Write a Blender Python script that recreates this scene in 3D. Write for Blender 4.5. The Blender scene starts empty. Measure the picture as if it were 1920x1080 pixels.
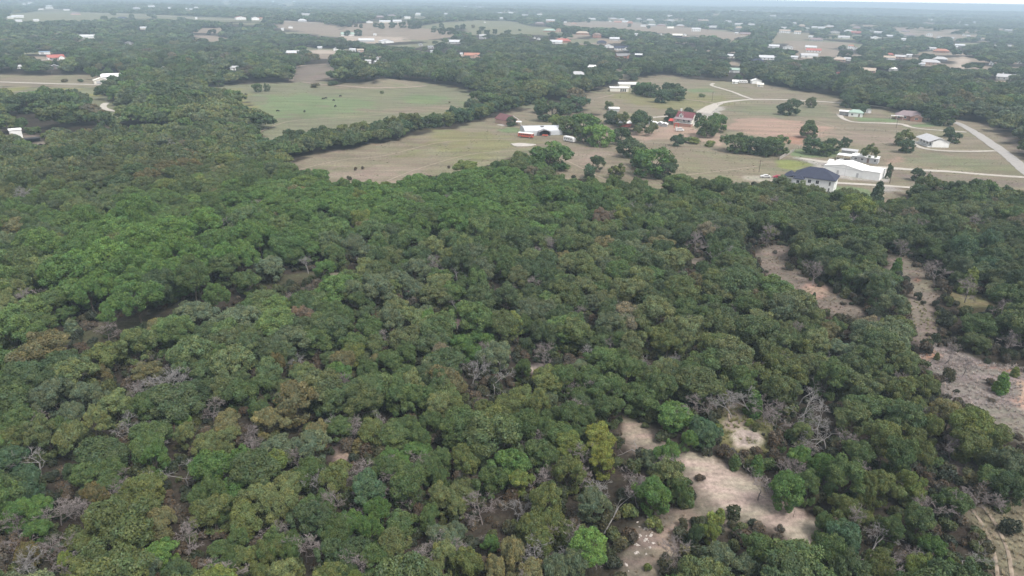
import bpy, bmesh, math, random
import numpy as np
from mathutils import Vector, Matrix

# ------------------------------------------------------------------ camera
SC = bpy.context.scene
COL = SC.collection
FPX = 1297.0                      # focal length in pixels of the 1920 px wide photograph
CAM_Z = 75.0
PITCH, ROLL = math.radians(22.83), math.radians(0.95)
_r = np.array([1.0, 0, 0]); _f = np.array([0, math.cos(PITCH), -math.sin(PITCH)]); _u = np.array([0, math.sin(PITCH), math.cos(PITCH)])
RGT = _r*math.cos(ROLL) + _u*math.sin(ROLL)
UPV = _u*math.cos(ROLL) - _r*math.sin(ROLL)
FWD = _f
CPOS = np.array([0.0, 0.0, CAM_Z])
cd = bpy.data.cameras.new('camera')
cam = bpy.data.objects.new('camera', cd)
COL.objects.link(cam)
cam.matrix_world = Matrix(((RGT[0], UPV[0], -FWD[0], 0), (RGT[1], UPV[1], -FWD[1], 0), (RGT[2], UPV[2], -FWD[2], CAM_Z), (0, 0, 0, 1)))
cd.sensor_width = 36.0
cd.lens = 36.0*FPX/1920.0
cd.clip_start = 1.0
cd.clip_end = 120000.0
SC.camera = cam

# ------------------------------------------------------------------ sky, sun, exposure
SUN_EL, SUN_AZ = math.radians(58), math.radians(138)     # azimuth clockwise from +Y (the view direction)
w = bpy.data.worlds.new('World'); SC.world = w; w.use_nodes = True
nt = w.node_tree
sky = nt.nodes.new('ShaderNodeTexSky'); sky.sky_type = 'NISHITA'; sky.sun_disc = False
sky.sun_elevation = SUN_EL; sky.sun_rotation = SUN_AZ
sky.altitude = 100; sky.air_density = 1.0; sky.dust_density = 4.0; sky.ozone_density = 1.0
bg = nt.nodes['Background']; bg.inputs[1].default_value = 0.115
hsv = nt.nodes.new('ShaderNodeHueSaturation'); hsv.inputs['Saturation'].default_value = 0.42     # overcast: a paler, greyer sky
nt.links.new(sky.outputs[0], hsv.inputs['Color']); # a bright, broken cloud deck over the clear sky, closing up towards the horizon
tcw = nt.nodes.new('ShaderNodeTexCoord'); sxw = nt.nodes.new('ShaderNodeSeparateXYZ'); nt.links.new(tcw.outputs['Generated'], sxw.inputs[0])
mpw = nt.nodes.new('ShaderNodeMapping'); mpw.inputs['Scale'].default_value = (1, 1, 5); nt.links.new(tcw.outputs['Generated'], mpw.inputs[0])
cnw = nt.nodes.new('ShaderNodeTexNoise'); cnw.inputs['Scale'].default_value = 3.0; cnw.inputs['Detail'].default_value = 6; nt.links.new(mpw.outputs[0], cnw.inputs[0])
c1w = nt.nodes.new('ShaderNodeMapRange'); c1w.inputs[1].default_value = 0.35; c1w.inputs[2].default_value = 0.65; c1w.inputs[3].default_value = 0.35; c1w.inputs[4].default_value = 0.85; nt.links.new(cnw.outputs[0], c1w.inputs[0])
c2w = nt.nodes.new('ShaderNodeMapRange'); c2w.inputs[1].default_value = 0.02; c2w.inputs[2].default_value = 0.22; c2w.inputs[3].default_value = 1.0; c2w.inputs[4].default_value = 0.0; nt.links.new(sxw.outputs[2], c2w.inputs[0])
mxw = nt.nodes.new('ShaderNodeMath'); mxw.operation = 'MAXIMUM'; nt.links.new(c1w.outputs[0], mxw.inputs[0]); nt.links.new(c2w.outputs[0], mxw.inputs[1])
cmw = nt.nodes.new('ShaderNodeMix'); cmw.data_type = 'RGBA'; cmw.inputs[7].default_value = (6.0, 6.1, 6.3, 1)
nt.links.new(mxw.outputs[0], cmw.inputs[0]); nt.links.new(hsv.outputs[0], cmw.inputs[6]); c3w = nt.nodes.new('ShaderNodeMapRange'); c3w.inputs[1].default_value = -0.01; c3w.inputs[2].default_value = 0.05; c3w.inputs[3].default_value = 1.0; c3w.inputs[4].default_value = 0.0; nt.links.new(sxw.outputs[2], c3w.inputs[0])
hmw = nt.nodes.new('ShaderNodeMix'); hmw.data_type = 'RGBA'; hmw.inputs[7].default_value = (13.0, 13.0, 12.8, 1)      # bright gap under the cloud deck
nt.links.new(c3w.outputs[0], hmw.inputs[0]); nt.links.new(cmw.outputs[2], hmw.inputs[6]); nt.links.new(hmw.outputs[2], bg.inputs[0])
sd = bpy.data.lights.new('sun', 'SUN'); sd.energy = 2.4; sd.angle = math.radians(22); sd.color = (1.0, 0.95, 0.88)
sun = bpy.data.objects.new('sun', sd); COL.objects.link(sun)
sdir = Vector((math.sin(SUN_AZ)*math.cos(SUN_EL), math.cos(SUN_AZ)*math.cos(SUN_EL), math.sin(SUN_EL)))
sun.rotation_euler = sdir.to_track_quat('Z', 'Y').to_euler()
SC.view_settings.view_transform = 'Standard'
SC.view_settings.look = 'None'
SC.view_settings.gamma = 1.0
SC.view_settings.exposure = 0.72
SC.render.engine = 'CYCLES'
cy = SC.cycles
cy.max_bounces = 4; cy.diffuse_bounces = 3; cy.glossy_bounces = 1; cy.transmission_bounces = 2; cy.volume_bounces = 0
cy.transparent_max_bounces = 4
cy.use_denoising = True
cy.caustics_reflective = False; cy.caustics_refractive = False
HAZE_DENSITY = 0.00024

# ------------------------------------------------------------------ terrain height and projection
def smooth(a, b, x):
    t = np.clip((x-a)/(b-a), 0, 1)
    return t*t*(3-2*t)
def Hgt(x, y):
    x = np.asarray(x, float); y = np.asarray(y, float)
    r = np.sqrt(x*x+y*y)
    k = smooth(450, 1500, r)
    z = k*(4.0*np.sin(x/170.0+1.3)*np.cos(y/210.0+0.4) + 3.0*np.sin((x+y)/290.0+2.0))
    z = z + 9.0*smooth(900, 1900, y)*(1-smooth(-300, 700, x))*(1-0.8*smooth(2600, 4500, r))
    z = z + 1.2*np.sin(x/38.0+0.7)*np.sin(y/44.0+0.2)*smooth(60, 120, r)*(1-smooth(350, 700, r))
    z = z + 16.0*np.exp(-((x-900)/700.0)**2-((y-3600)/380.0)**2)
    z = z + 22.0*np.exp(-((x-3000)/1500.0)**2-((y-6200)/700.0)**2)
    # spoil mound and cut bank of the old pit behind the green pasture
    z = z + 6.0*np.exp(-((x+118)/26.0)**2-((y-640)/30.0)**2) + 7.0*np.exp(-((x+165)/40.0)**2-((y-700)/26.0)**2)
    return z
def proj(P):
    P = np.atleast_2d(P) - CPOS
    zc = P@FWD
    zs = np.where(zc > 1e-3, zc, 1e-3)
    return 960+FPX*(P@RGT)/zs, 540-FPX*(P@UPV)/zs, zc
def G(u, v, h=0.0):
    u = np.asarray(u, float); v = np.asarray(v, float)
    d = FWD*FPX + RGT*(u-960)[..., None] - UPV*(v-540)[..., None]
    dz = np.minimum(d[..., 2], -2.0)
    t = (CAM_Z-h)/-dz
    for _ in range(14):
        p = CPOS + d*t[..., None]
        t = 0.5*t + 0.5*(CAM_Z-h-Hgt(p[..., 0], p[..., 1]))/-dz
    p = CPOS + d*t[..., None]
    p[..., 2] = Hgt(p[..., 0], p[..., 1])
    return p
def G1(u, v, h=0.0):
    return G(np.array([float(u)]), np.array([float(v)]), h)[0]
def mpp(p):                      # metres per photo pixel at a point
    return float((np.asarray(p)-CPOS)@FWD)/FPX

# ------------------------------------------------------------------ helpers
def tag(o, label=None, cat=None, group=None, kind=None):
    if label: o['label'] = label
    if cat: o['category'] = cat
    if group: o['group'] = group
    if kind: o['kind'] = kind
    return o
def mesh_np(name, V, F, mats=(), smooth_sh=False, midx=None):
    V = np.asarray(V, np.float32).reshape(-1, 3); F = np.asarray(F, np.int32)
    k = F.shape[1]
    me = bpy.data.meshes.new(name)
    me.vertices.add(len(V)); me.vertices.foreach_set('co', V.ravel())
    me.loops.add(F.size); me.loops.foreach_set('vertex_index', F.ravel())
    me.polygons.add(len(F)); me.polygons.foreach_set('loop_start', np.arange(len(F), dtype=np.int32)*k)
    me.polygons.foreach_set('loop_total', np.full(len(F), k, np.int32))
    if midx is not None: me.polygons.foreach_set('material_index', np.asarray(midx, np.int32))
    me.polygons.foreach_set('use_smooth', np.full(len(F), smooth_sh))
    for m in mats: me.materials.append(m)
    me.update(calc_edges=True); me.validate()
    return me
def link(name, me, parent=None, loc=None, rot=None):
    o = bpy.data.objects.new(name, me); COL.objects.link(o)
    if parent is not None: o.parent = parent
    if loc is not None: o.location = loc
    if rot is not None: o.rotation_euler = rot
    return o
def empty(name, loc, rz=0.0, label=None, cat=None, group=None):
    o = bpy.data.objects.new(name, None); COL.objects.link(o)
    o.empty_display_size = 0.5
    o.location = loc; o.rotation_euler = (0, 0, rz)
    return tag(o, label, cat, group)
class MB:
    """collects shapes; build() links them as one mesh object"""
    def __init__(s): s.v = []; s.f = []
    def poly(s, pts):
        n = len(s.v); s.v += [tuple(p) for p in pts]; s.f.append(tuple(range(n, n+len(pts))))
    def box(s, x0, x1, y0, y1, z0, z1):
        n = len(s.v)
        s.v += [(x0, y0, z0), (x1, y0, z0), (x1, y1, z0), (x0, y1, z0), (x0, y0, z1), (x1, y0, z1), (x1, y1, z1), (x0, y1, z1)]
        s.f += [tuple(n+i for i in q) for q in ((3, 2, 1, 0), (4, 5, 6, 7), (0, 1, 5, 4), (1, 2, 6, 5), (2, 3, 7, 6), (3, 0, 4, 7))]
    def prism(s, prof, x0, x1, axis='x'):
        """closed profile (list of (a,b)) swept from x0 to x1; axis x: (a,b) = (y,z); axis y: (a,b) = (x,z)"""
        n = len(s.v); k = len(prof)
        for X in (x0, x1):
            for a, b in prof: s.v.append((X, a, b) if axis == 'x' else (a, X, b))
        s.f.append(tuple(n+i for i in range(k))[::-1]); s.f.append(tuple(n+k+i for i in range(k)))
        for i in range(k): s.f.append((n+i, n+(i+1) % k, n+k+(i+1) % k, n+k+i))
    def cyl(s, p, q, r0, r1, n=8, caps=True):
        p = Vector(p); q = Vector(q); d = (q-p).normalized()
        a = d.orthogonal().normalized(); b = d.cross(a)
        k = len(s.v)
        for P, R in ((p, r0), (q, r1)):
            for i in range(n):
                t = 2*math.pi*i/n
                s.v.append(tuple(P+(a*math.cos(t)+b*math.sin(t))*R))
        for i in range(n): s.f.append((k+i, k+(i+1) % n, k+n+(i+1) % n, k+n+i))
        if caps:
            s.f.append(tuple(k+i for i in range(n))[::-1]); s.f.append(tuple(k+n+i for i in range(n)))
    def build(s, name, mat, parent=None, bevel=0.0, sm=False):
        me = bpy.data.meshes.new(name); me.from_pydata(s.v, [], s.f); me.materials.append(mat)
        bm = bmesh.new(); bm.from_mesh(me); bmesh.ops.recalc_face_normals(bm, faces=bm.faces)
        if bevel: bmesh.ops.bevel(bm, geom=list(bm.edges), offset=bevel, segments=1, affect='EDGES')
        bm.to_mesh(me); bm.free()
        if sm: me.polygons.foreach_set('use_smooth', [True]*len(me.polygons))
        return link(name, me, parent)

# ------------------------------------------------------------------ materials
def new_mat(name):
    m = bpy.data.materials.new(name); m.use_nodes = True
    nt = m.node_tree
    return m, nt, nt.nodes, nt.links, nt.nodes['Principled BSDF']
_mc = {}
def solid(name, col, rough=0.7, var=0.12, scale=1.5, spec=0.3, metal=0.0, streak=False):
    key = (name,)
    if key in _mc: return _mc[key]
    m, nt, N, L, P = new_mat(name)
    tc = N.new('ShaderNodeTexCoord'); mp = N.new('ShaderNodeMapping')
    if streak: mp.inputs['Scale'].default_value = (1, 1, 0.15)
    n = N.new('ShaderNodeTexNoise'); n.inputs['Scale'].default_value = scale; n.inputs['Detail'].default_value = 5
    L.new(tc.outputs['Object'], mp.inputs[0]); L.new(mp.outputs[0], n.inputs[0])
    mr = N.new('ShaderNodeMapRange'); mr.inputs[1].default_value = 0.3; mr.inputs[2].default_value = 0.7
    mr.inputs[3].default_value = 1-var; mr.inputs[4].default_value = 1+var
    L.new(n.outputs[0], mr.inputs[0])
    vm = N.new('ShaderNodeVectorMath'); vm.operation = 'SCALE'; vm.inputs[0].default_value = col
    L.new(mr.outputs[0], vm.inputs['Scale']); L.new(vm.outputs[0], P.inputs['Base Color'])
    P.inputs['Roughness'].default_value = rough; P.inputs['Specular IOR Level'].default_value = spec; P.inputs['Metallic'].default_value = metal
    _mc[key] = m
    return m
def shingle(name, col, ribs=False):
    """roof covering: courses of shingles, or the ribs of sheet metal"""
    key = (name,)
    if key in _mc: return _mc[key]
    m = solid(name, col, 0.55 if ribs else 0.85, 0.10, 0.8, 0.4 if ribs else 0.2)
    nt = m.node_tree; N = nt.nodes; L = nt.links; P = N['Principled BSDF']
    tc = N.new('ShaderNodeTexCoord'); wv = N.new('ShaderNodeTexWave'); wv.bands_direction = 'X' if ribs else 'Z'
    wv.inputs['Scale'].default_value = 0.55 if ribs else 1.2; wv.inputs['Distortion'].default_value = 0.0 if ribs else 1.0
    L.new(tc.outputs['Object'], wv.inputs[0])
    b = N.new('ShaderNodeBump'); b.inputs['Strength'].default_value = 0.35; b.inputs['Distance'].default_value = 0.06
    L.new(wv.outputs[1], b.inputs['Height']); L.new(b.outputs[0], P.inputs['Normal'])
    return m
def leaf_material():
    m = bpy.data.materials.new('foliage'); m.use_nodes = True
    nt = m.node_tree; N = nt.nodes; L = nt.links; N.clear()
    out = N.new('ShaderNodeOutputMaterial')
    ti = N.new('ShaderNodeAttribute'); ti.attribute_type = 'INSTANCER'; ti.attribute_name = 'tint'
    lv = N.new('ShaderNodeAttribute'); lv.attribute_type = 'GEOMETRY'; lv.attribute_name = 'leafv'
    sp = N.new('ShaderNodeSeparateXYZ'); L.new(lv.outputs['Vector'], sp.inputs[0])
    sc = N.new('ShaderNodeVectorMath'); sc.operation = 'SCALE'
    L.new(ti.outputs['Vector'], sc.inputs[0]); L.new(sp.outputs[0], sc.inputs['Scale'])
    # warm / cool drift of single leaf sprays
    mx = N.new('ShaderNodeMix'); mx.data_type = 'RGBA'; mx.blend_type = 'MULTIPLY'; mx.inputs[0].default_value = 1.0
    cr = N.new('ShaderNodeMix'); cr.data_type = 'RGBA'
    cr.inputs[6].default_value = (0.84, 0.98, 1.10, 1); cr.inputs[7].default_value = (1.24, 1.05, 0.84, 1)
    L.new(sp.outputs[1], cr.inputs[0]); L.new(sc.outputs[0], mx.inputs[6]); L.new(cr.outputs[2], mx.inputs[7])
    di = N.new('ShaderNodeBsdfDiffuse'); di.inputs['Roughness'].default_value = 0.5
    tr = N.new('ShaderNodeBsdfTranslucent'); ms = N.new('ShaderNodeMixShader'); ms.inputs[0].default_value = 0.22
    gl = N.new('ShaderNodeBsdfGlossy'); gl.inputs['Roughness'].default_value = 0.55; gl.inputs[0].default_value = (0.9, 0.95, 1, 1)
    m2 = N.new('ShaderNodeMixShader'); m2.inputs[0].default_value = 0.025
    L.new(mx.outputs[2], di.inputs[0]); L.new(mx.outputs[2], tr.inputs[0])
    L.new(di.outputs[0], ms.inputs[1]); L.new(tr.outputs[0], ms.inputs[2])
    L.new(ms.outputs[0], m2.inputs[1]); L.new(gl.outputs[0], m2.inputs[2]); L.new(m2.outputs[0], out.inputs[0])
    return m
LEAF = leaf_material()
BARK = solid('bark', (0.10, 0.085, 0.07), 0.9, 0.25, 3.0, 0.1)
DEADWOOD = solid('weathered_wood', (0.235, 0.225, 0.22), 0.9, 0.25, 2.0, 0.1)
TWIGS = solid('grey_twigs', (0.20, 0.175, 0.17), 0.95, 0.25, 2.0, 0.1)

# ------------------------------------------------------------------ tree prototypes
def add_leafv(me, rng, per, base=1.0):
    n = len(me.polygons)
    a = me.attributes.new('leafv', 'FLOAT_VECTOR', 'FACE')
    d = np.zeros((n, 3), np.float32)
    d[:, 0] = per[0]; d[:, 1] = per[1]
    a.data.foreach_set('vector', d.ravel())
def crown_cards(rng, lobes, n_leaf, ls, zc, hang=0.0, drop=0.8):
    """leaf sprays on the outer shells of the lobes; lobes: (cx,cy,cz,r,flat)"""
    lobes = np.array(lobes); areas = lobes[:, 3]**2
    cnt = np.maximum(4, (n_leaf*areas/areas.sum()*1.9).astype(int))
    C = []; Nn = []; W = []; HU = []
    for i, (lo, c) in enumerate(zip(lobes, cnt)):
        d = rng.normal(size=(c, 3)); d /= np.linalg.norm(d, axis=1)[:, None]
        out = np.array([lo[0], lo[1], (lo[2]-zc)*1.0+0.6]); out = out/(np.linalg.norm(out)+1e-6)
        d = d[(d@out > -0.35)]
        rr = lo[3]*np.clip(rng.normal(0.98, 0.13, len(d)), 0.55, 1.35)
        # ragged surface: sub-clumps pushed out or in
        k = rng.normal(size=(7, 3)); k /= np.linalg.norm(k, axis=1)[:, None]
        rr *= 1+0.13*np.clip((d@k.T).max(1)*2-1, -0.6, 1)
        p = np.stack([lo[0]+d[:, 0]*rr, lo[1]+d[:, 1]*rr, lo[2]+d[:, 2]*rr*lo[4]], 1)
        keep = np.ones(len(p), bool)
        for j, l2 in enumerate(lobes):
            if j == i: continue
            q = p-l2[:3]; q[:, 2] /= l2[4]
            keep &= (np.linalg.norm(q, axis=1) > l2[3]*drop)
        p = p[keep]; d = d[keep]
        C.append(p); Nn.append(d)
        W.append(np.full(len(p), rng.uniform(0.80, 1.20))*rng.uniform(0.75, 1.25, len(p)))
        HU.append(np.clip(rng.uniform(0.05, 0.95)+rng.normal(0, 0.25, len(p)), 0, 1))
    C = np.concatenate(C); Nn = np.concatenate(Nn); W = np.concatenate(W); HU = np.concatenate(HU)
    if len(C) > n_leaf:
        s = rng.permutation(len(C))[:n_leaf]; C, Nn, W, HU = C[s], Nn[s], W[s], HU[s]
    return C, Nn, W, HU
def clumped(rng, lobes, zc, k=6, f=(0.34, 0.56)):
    """each limb's lobe becomes a handful of uneven sprays"""
    out = []
    for lo in lobes:
        o = np.array([lo[0], lo[1], lo[2]-zc+0.8]); o /= np.linalg.norm(o)+1e-6
        n = int(rng.integers(k-1, k+2))
        for _ in range(n):
            d = rng.normal(size=3); d /= np.linalg.norm(d); d = d+o*0.75; d /= np.linalg.norm(d)
            r = lo[3]*rng.uniform(*f); q = lo[3]*rng.uniform(0.55, 0.98)
            out.append((lo[0]+d[0]*q, lo[1]+d[1]*q, lo[2]+d[2]*q*lo[4], r, lo[4]*rng.uniform(0.75, 1.05)))
        out.append((lo[0], lo[1], lo[2], lo[3]*0.62, lo[4]))
    return out
def cards_mesh(name, rng, C, Nn, W, HU, ls, mat=None, aspect=1.5, jit=0.55):
    n = len(C)
    nn = Nn + rng.normal(0, jit, (n, 3)); nn[:, 2] += 0.15
    nn /= np.linalg.norm(nn, axis=1)[:, None]
    t = rng.normal(size=(n, 3)); t -= nn*(t*nn).sum(1)[:, None]; t /= np.linalg.norm(t, axis=1)[:, None]
    b = np.cross(nn, t)
    sa = ls*rng.uniform(0.6, 1.35, n)*0.5; sb = sa*aspect*rng.uniform(0.7, 1.2, n)
    def cor(a, bb, dn):
        return C + t*(sa*a*rng.uniform(0.55, 1.1, n))[:, None] + b*(sb*bb*rng.uniform(0.75, 1.1, n))[:, None] + nn*(sa*dn)[:, None]
    # bent, pointed four-corner spray
    V = np.stack([cor(-1, -0.1, -0.25), cor(0.1, -1, -0.1), cor(1, 0.1, -0.25), cor(-0.1, 1, 0.1)], 1).reshape(-1, 3)
    F = np.arange(4*n).reshape(-1, 4)
    me = mesh_np(name, V, F, [mat or LEAF])
    if mat is None: add_leafv(me, rng, (W, HU))
    return me
def oak_lobes(rng, R, z0, z1, nl, spread=0.64, rl=(0.27, 0.43), flat=0.8):
    zc = z0*0.45+z1*0.55; L = []
    off = rng.uniform(0, 6.28); sq = rng.uniform(0.82, 1.2); ph = rng.uniform(0, 3.14)
    for i in range(nl):
        a = off+i*2.39996+rng.normal(0, 0.45)
        ct = 1-1.35*(i+0.5)/nl
        st = math.sqrt(max(0, 1-ct*ct))
        k = rng.uniform(0.55, 1.32)*(1+0.22*math.cos(2*(a-ph))*sq)
        r = R*rng.uniform(*rl)*(0.85+0.25*st)
        L.append((R*spread*st*math.cos(a)*k, R*spread*st*math.sin(a)*k, zc+(z1-zc-R*0.3)*ct*rng.uniform(0.55, 1.2) if ct > 0 else zc+(zc-z0)*ct*0.9, r, flat*rng.uniform(0.85, 1.1)))
    return L, zc
def tube_mesh(segs, nside=5, V=None, F=None):
    V = [] if V is None else V; F = [] if F is None else F
    for (p, q, r0, r1) in segs:
        p = np.array(p); q = np.array(q); d = q-p; ln = np.linalg.norm(d)
        if ln < 1e-6: continue
        d = d/ln; a = np.cross(d, [0.3, 0.5, 0.81]); a /= np.linalg.norm(a)+1e-9; b = np.cross(d, a)
        k = len(V)
        for P, Rr in ((p, r0), (q, r1)):
            for i in range(nside):
                t = 2*math.pi*i/nside
                V.append(P+(a*math.cos(t)+b*math.sin(t))*Rr)
        for i in range(nside): F.append((k+i, k+(i+1) % nside, k+nside+(i+1) % nside, k+nside+i))
    return V, F
def limbs(rng, lobes, zc, trunk_h, r):
    """tapered leaning trunk with a limb reaching into most lobes"""
    lean = rng.normal(0, 0.25, 2)
    fork = np.array([lean[0], lean[1], trunk_h])
    S = [((0, 0, -0.4), (lean[0]*0.4, lean[1]*0.4, trunk_h*0.5), r*1.25, r), ((lean[0]*0.4, lean[1]*0.4, trunk_h*0.5), fork, r, r*0.85)]
    for lo in lobes[::2]:
        e = np.array(lo[:3]); m = fork*0.45+e*0.55+rng.normal(0, 0.25, 3); m[2] += 0.3
        S.append((fork, m, r*0.5, r*0.3)); S.append((m, e, r*0.3, r*0.12))
        for _ in range(2):
            e2 = e+rng.normal(0, lo[3]*0.55, 3); S.append((m, e2, r*0.16, r*0.06))
    return S
def bare_tree(rng, h, spread, lev=4, r=0.16, up=0.5, twisty=0.35, nb=3):
    S = []
    def grow(p, d, ln, rad, l):
        n = 3
        for i in range(n):
            d = d+rng.normal(0, twisty/ n*1.3, 3); d[2] += 0.05*up; d /= np.linalg.norm(d)
            q = p+d*ln/n
            r1 = rad*(1-0.3/n*(1 if l < lev else 2.2))
            S.append((p, q, rad, r1)); p = q; rad = r1
            if l < lev and i > 0 and rng.random() < 0.75:
                dd = d+rng.normal(0, spread, 3); dd[2] = abs(dd[2])*0.6+0.1*up; dd /= np.linalg.norm(dd)
                grow(p, dd, ln*rng.uniform(0.5, 0.8), rad*0.6, l+1)
        if l < lev:
            for _ in range(nb-1):
                dd = d+rng.normal(0, spread, 3); dd[2] = dd[2]*0.7+0.2*up; dd /= np.linalg.norm(dd)
                grow(p, dd, ln*rng.uniform(0.55, 0.8), rad*0.62, l+1)
    grow(np.array([0, 0, -0.4]), np.array([rng.normal(0, 0.15), rng.normal(0, 0.15), 1.0]), h*0.42, r, 0)
    return S

rngP = np.random.default_rng(11)
FULL = []; OAK = []; COT = []; MIDO = []; FARO = []; JUN = []; SHR = []; DEAD = []; HAZ = []
for i in range(12):
    R, z0, z1 = 4.0, 2.2, float(rngP.uniform(6.6, 10.0))
    lo, zc = oak_lobes(rngP, R, z0, z1, int(rngP.integers(12, 18)), 0.62, (0.27, 0.46), 0.85)
    for k_ in range(6):
        a_ = k_*1.05+rngP.normal(0, 0.3); q_ = R*rngP.uniform(0.35, 0.62); lo.append((q_*math.cos(a_), q_*math.sin(a_), rngP.uniform(2.0, 3.2), R*rngP.uniform(0.24, 0.34), 0.9))
    C_, N_, W_, H_ = crown_cards(rngP, clumped(rngP, lo, zc, 7, (0.30, 0.54)), 15000, 0.4, zc, drop=0.70)
    cme = cards_mesh('oak_crown', rngP, C_, N_, W_, H_, 0.235, aspect=1.7, jit=0.55)
    V, F = tube_mesh(limbs(rngP, lo, zc, 2.6, 0.2)); tme = mesh_np('oak_trunk', V, F, [BARK])
    OAK.append((cme, tme, zc, R))
for i in range(3):
    R, z0, z1 = 4.6, 3.0, 12.0
    lo, zc = oak_lobes(rngP, R, z0, z1, 34, 0.62, (0.22, 0.36), 1.0)
    C_, N_, W_, H_ = crown_cards(rngP, clumped(rngP, lo, zc, 5), 14000, 0.4, zc, drop=0.72)
    cme = cards_mesh('cottonwood_crown', rngP, C_, N_, W_, H_, 0.30, aspect=1.15, jit=0.45)
    V, F = tube_mesh(limbs(rngP, lo, zc, 4.0, 0.26)); tme = mesh_np('cottonwood_trunk', V, F, [BARK])
    COT.append((cme, tme, zc, R))
for i in range(7):      # field-grown trees, leafy almost to the ground
    R, z0, z1 = 4.0, 0.9, 7.4
    lo, zc = oak_lobes(rngP, R, z0, z1, int(rngP.integers(12, 18)), 0.66, (0.26, 0.42), 0.9)
    zc = 3.2
    for k_ in range(9):
        a_ = k_*0.7+rngP.normal(0, 0.2); q_ = R*rngP.uniform(0.45, 0.66); lo.append((q_*math.cos(a_), q_*math.sin(a_), rngP.uniform(1.2, 2.4), R*rngP.uniform(0.26, 0.36), 0.85))
    C_, N_, W_, H_ = crown_cards(rngP, clumped(rngP, lo, zc, 4), 5200, 0.4, zc, drop=0.72)
    cme = cards_mesh('field_crown', rngP, C_, N_, W_, H_, 0.40, jit=0.45)
    V, F = tube_mesh(limbs(rngP, lo, zc, 1.8, 0.22)); tme = mesh_np('field_trunk', V, F, [BARK])
    FULL.append((cme, tme, zc, R))
for i in range(8):
    R, z0, z1 = 4.0, 1.6, 8.2
    lo, zc = oak_lobes(rngP, R, z0, z1, int(rngP.integers(13, 20)), 0.60, (0.30, 0.46))
    C_, N_, W_, H_ = crown_cards(rngP, clumped(rngP, lo, zc, 3, (0.4, 0.6)), 2600, 0.7, zc, drop=0.72)
    MIDO.append((cards_mesh('mid_crown', rngP, C_, N_, W_, H_, 0.60, jit=0.45), None, zc, R))
for i in range(6):
    R, z0, z1 = 4.0, 0.6, 8.0
    lo, zc = oak_lobes(rngP, R, z0, z1, 9, 0.55, (0.36, 0.5))
    C_, N_, W_, H_ = crown_cards(rngP, lo, 330, 1.4, zc)
    FARO.append((cards_mesh('far_crown', rngP, C_, N_, W_, H_, 1.45, jit=0.4), None, zc, R))
for i in range(3):
    R = 1.8; lo = []
    nl = 22
    for k in range(nl):
        t = (k+0.5)/nl; a = k*2.4+rngP.normal(0, 0.2); rr = R*(1-t)**0.45*0.62
        lo.append((rr*math.cos(a), rr*math.sin(a), 0.5+t*5.0, R*(0.46-0.22*t), 1.0))
    C_, N_, W_, H_ = crown_cards(rngP, lo, 3600, 0.3, 2.4)
    cme = cards_mesh('juniper_crown', rngP, C_, N_, W_, H_, 0.27, aspect=1.8, jit=0.7)
    V, F = tube_mesh([((0, 0, -0.3), (0, 0, 3.5), 0.13, 0.05)]); tme = mesh_np('juniper_trunk', V, F, [BARK])
    JUN.append((cme, tme, 2.6, R))
for i in range(4):
    R = 1.2; lo = []
    for k in range(9):
        a = rngP.uniform(0, 6.28); rr = R*0.6*math.sqrt(rngP.random())
        lo.append((rr*math.cos(a), rr*math.sin(a), rngP.uniform(0.5, 1.3), R*rngP.uniform(0.35, 0.5), 0.9))
    C_, N_, W_, H_ = crown_cards(rngP, lo, 900, 0.25, 0.8)
    cme = cards_mesh('shrub_foliage', rngP, C_, N_, W_, H_, 0.24)
    V, F = tube_mesh([((0, 0, -0.2), (rngP.normal(0, .3), rngP.normal(0, .3), 0.9), 0.04, 0.02) for _ in range(5)]); tme = mesh_np('shrub_stems', V, F, [BARK])
    SHR.append((cme, tme, 0.9, R))
for i in range(6):
    S = bare_tree(rngP, 8.0, 0.75, 5 if i % 2 else 4, 0.19, 0.5, 0.36, 3)
    V, F = tube_mesh([(p, q, max(a*0.8, 0.022), max(b*0.8, 0.02)) for p, q, a, b in S], 4)
    DEAD.append(mesh_np('dead_tree', V, F, [DEADWOOD]))
for i in range(3):      # half dead: dense grey twigs, a purple-grey puff from afar
    S = bare_tree(rngP, 6.5, 0.9, 5, 0.14, 0.5, 0.5, 3)
    V, F = tube_mesh([(p, q, max(a, 0.022), max(b, 0.02)) for p, q, a, b in S], 3)
    HAZ.append(mesh_np('bare_twiggy_tree', V, F, [TWIGS]))
# ------------------------------------------------------------------ layout read off the photograph (photo pixels -> ground)
def px_poly(pts):
    a = np.array(pts, float); return G(a[:, 0], a[:, 1])[:, :2]
def ell(cx, cy, rx, ry, n=14):
    return [(cx+rx*math.cos(t*2*math.pi/n), cy+ry*math.sin(t*2*math.pi/n)) for t in range(n)]
TAN = (0.174, 0.150, 0.112); TAN2 = (0.205, 0.168, 0.136); OLV = (0.145, 0.146, 0.098); GRN = (0.128, 0.165, 0.088)
DGRN = (0.085, 0.120, 0.052); PINK = (0.265, 0.190, 0.152); RED = (0.27, 0.155, 0.112); PALE = (0.325, 0.272, 0.232); GREY = (0.30, 0.285, 0.265)
DRY = (0.148, 0.124, 0.106); HILL = (0.165, 0.143, 0.135); LITTER = (0.036, 0.030, 0.024)
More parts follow.
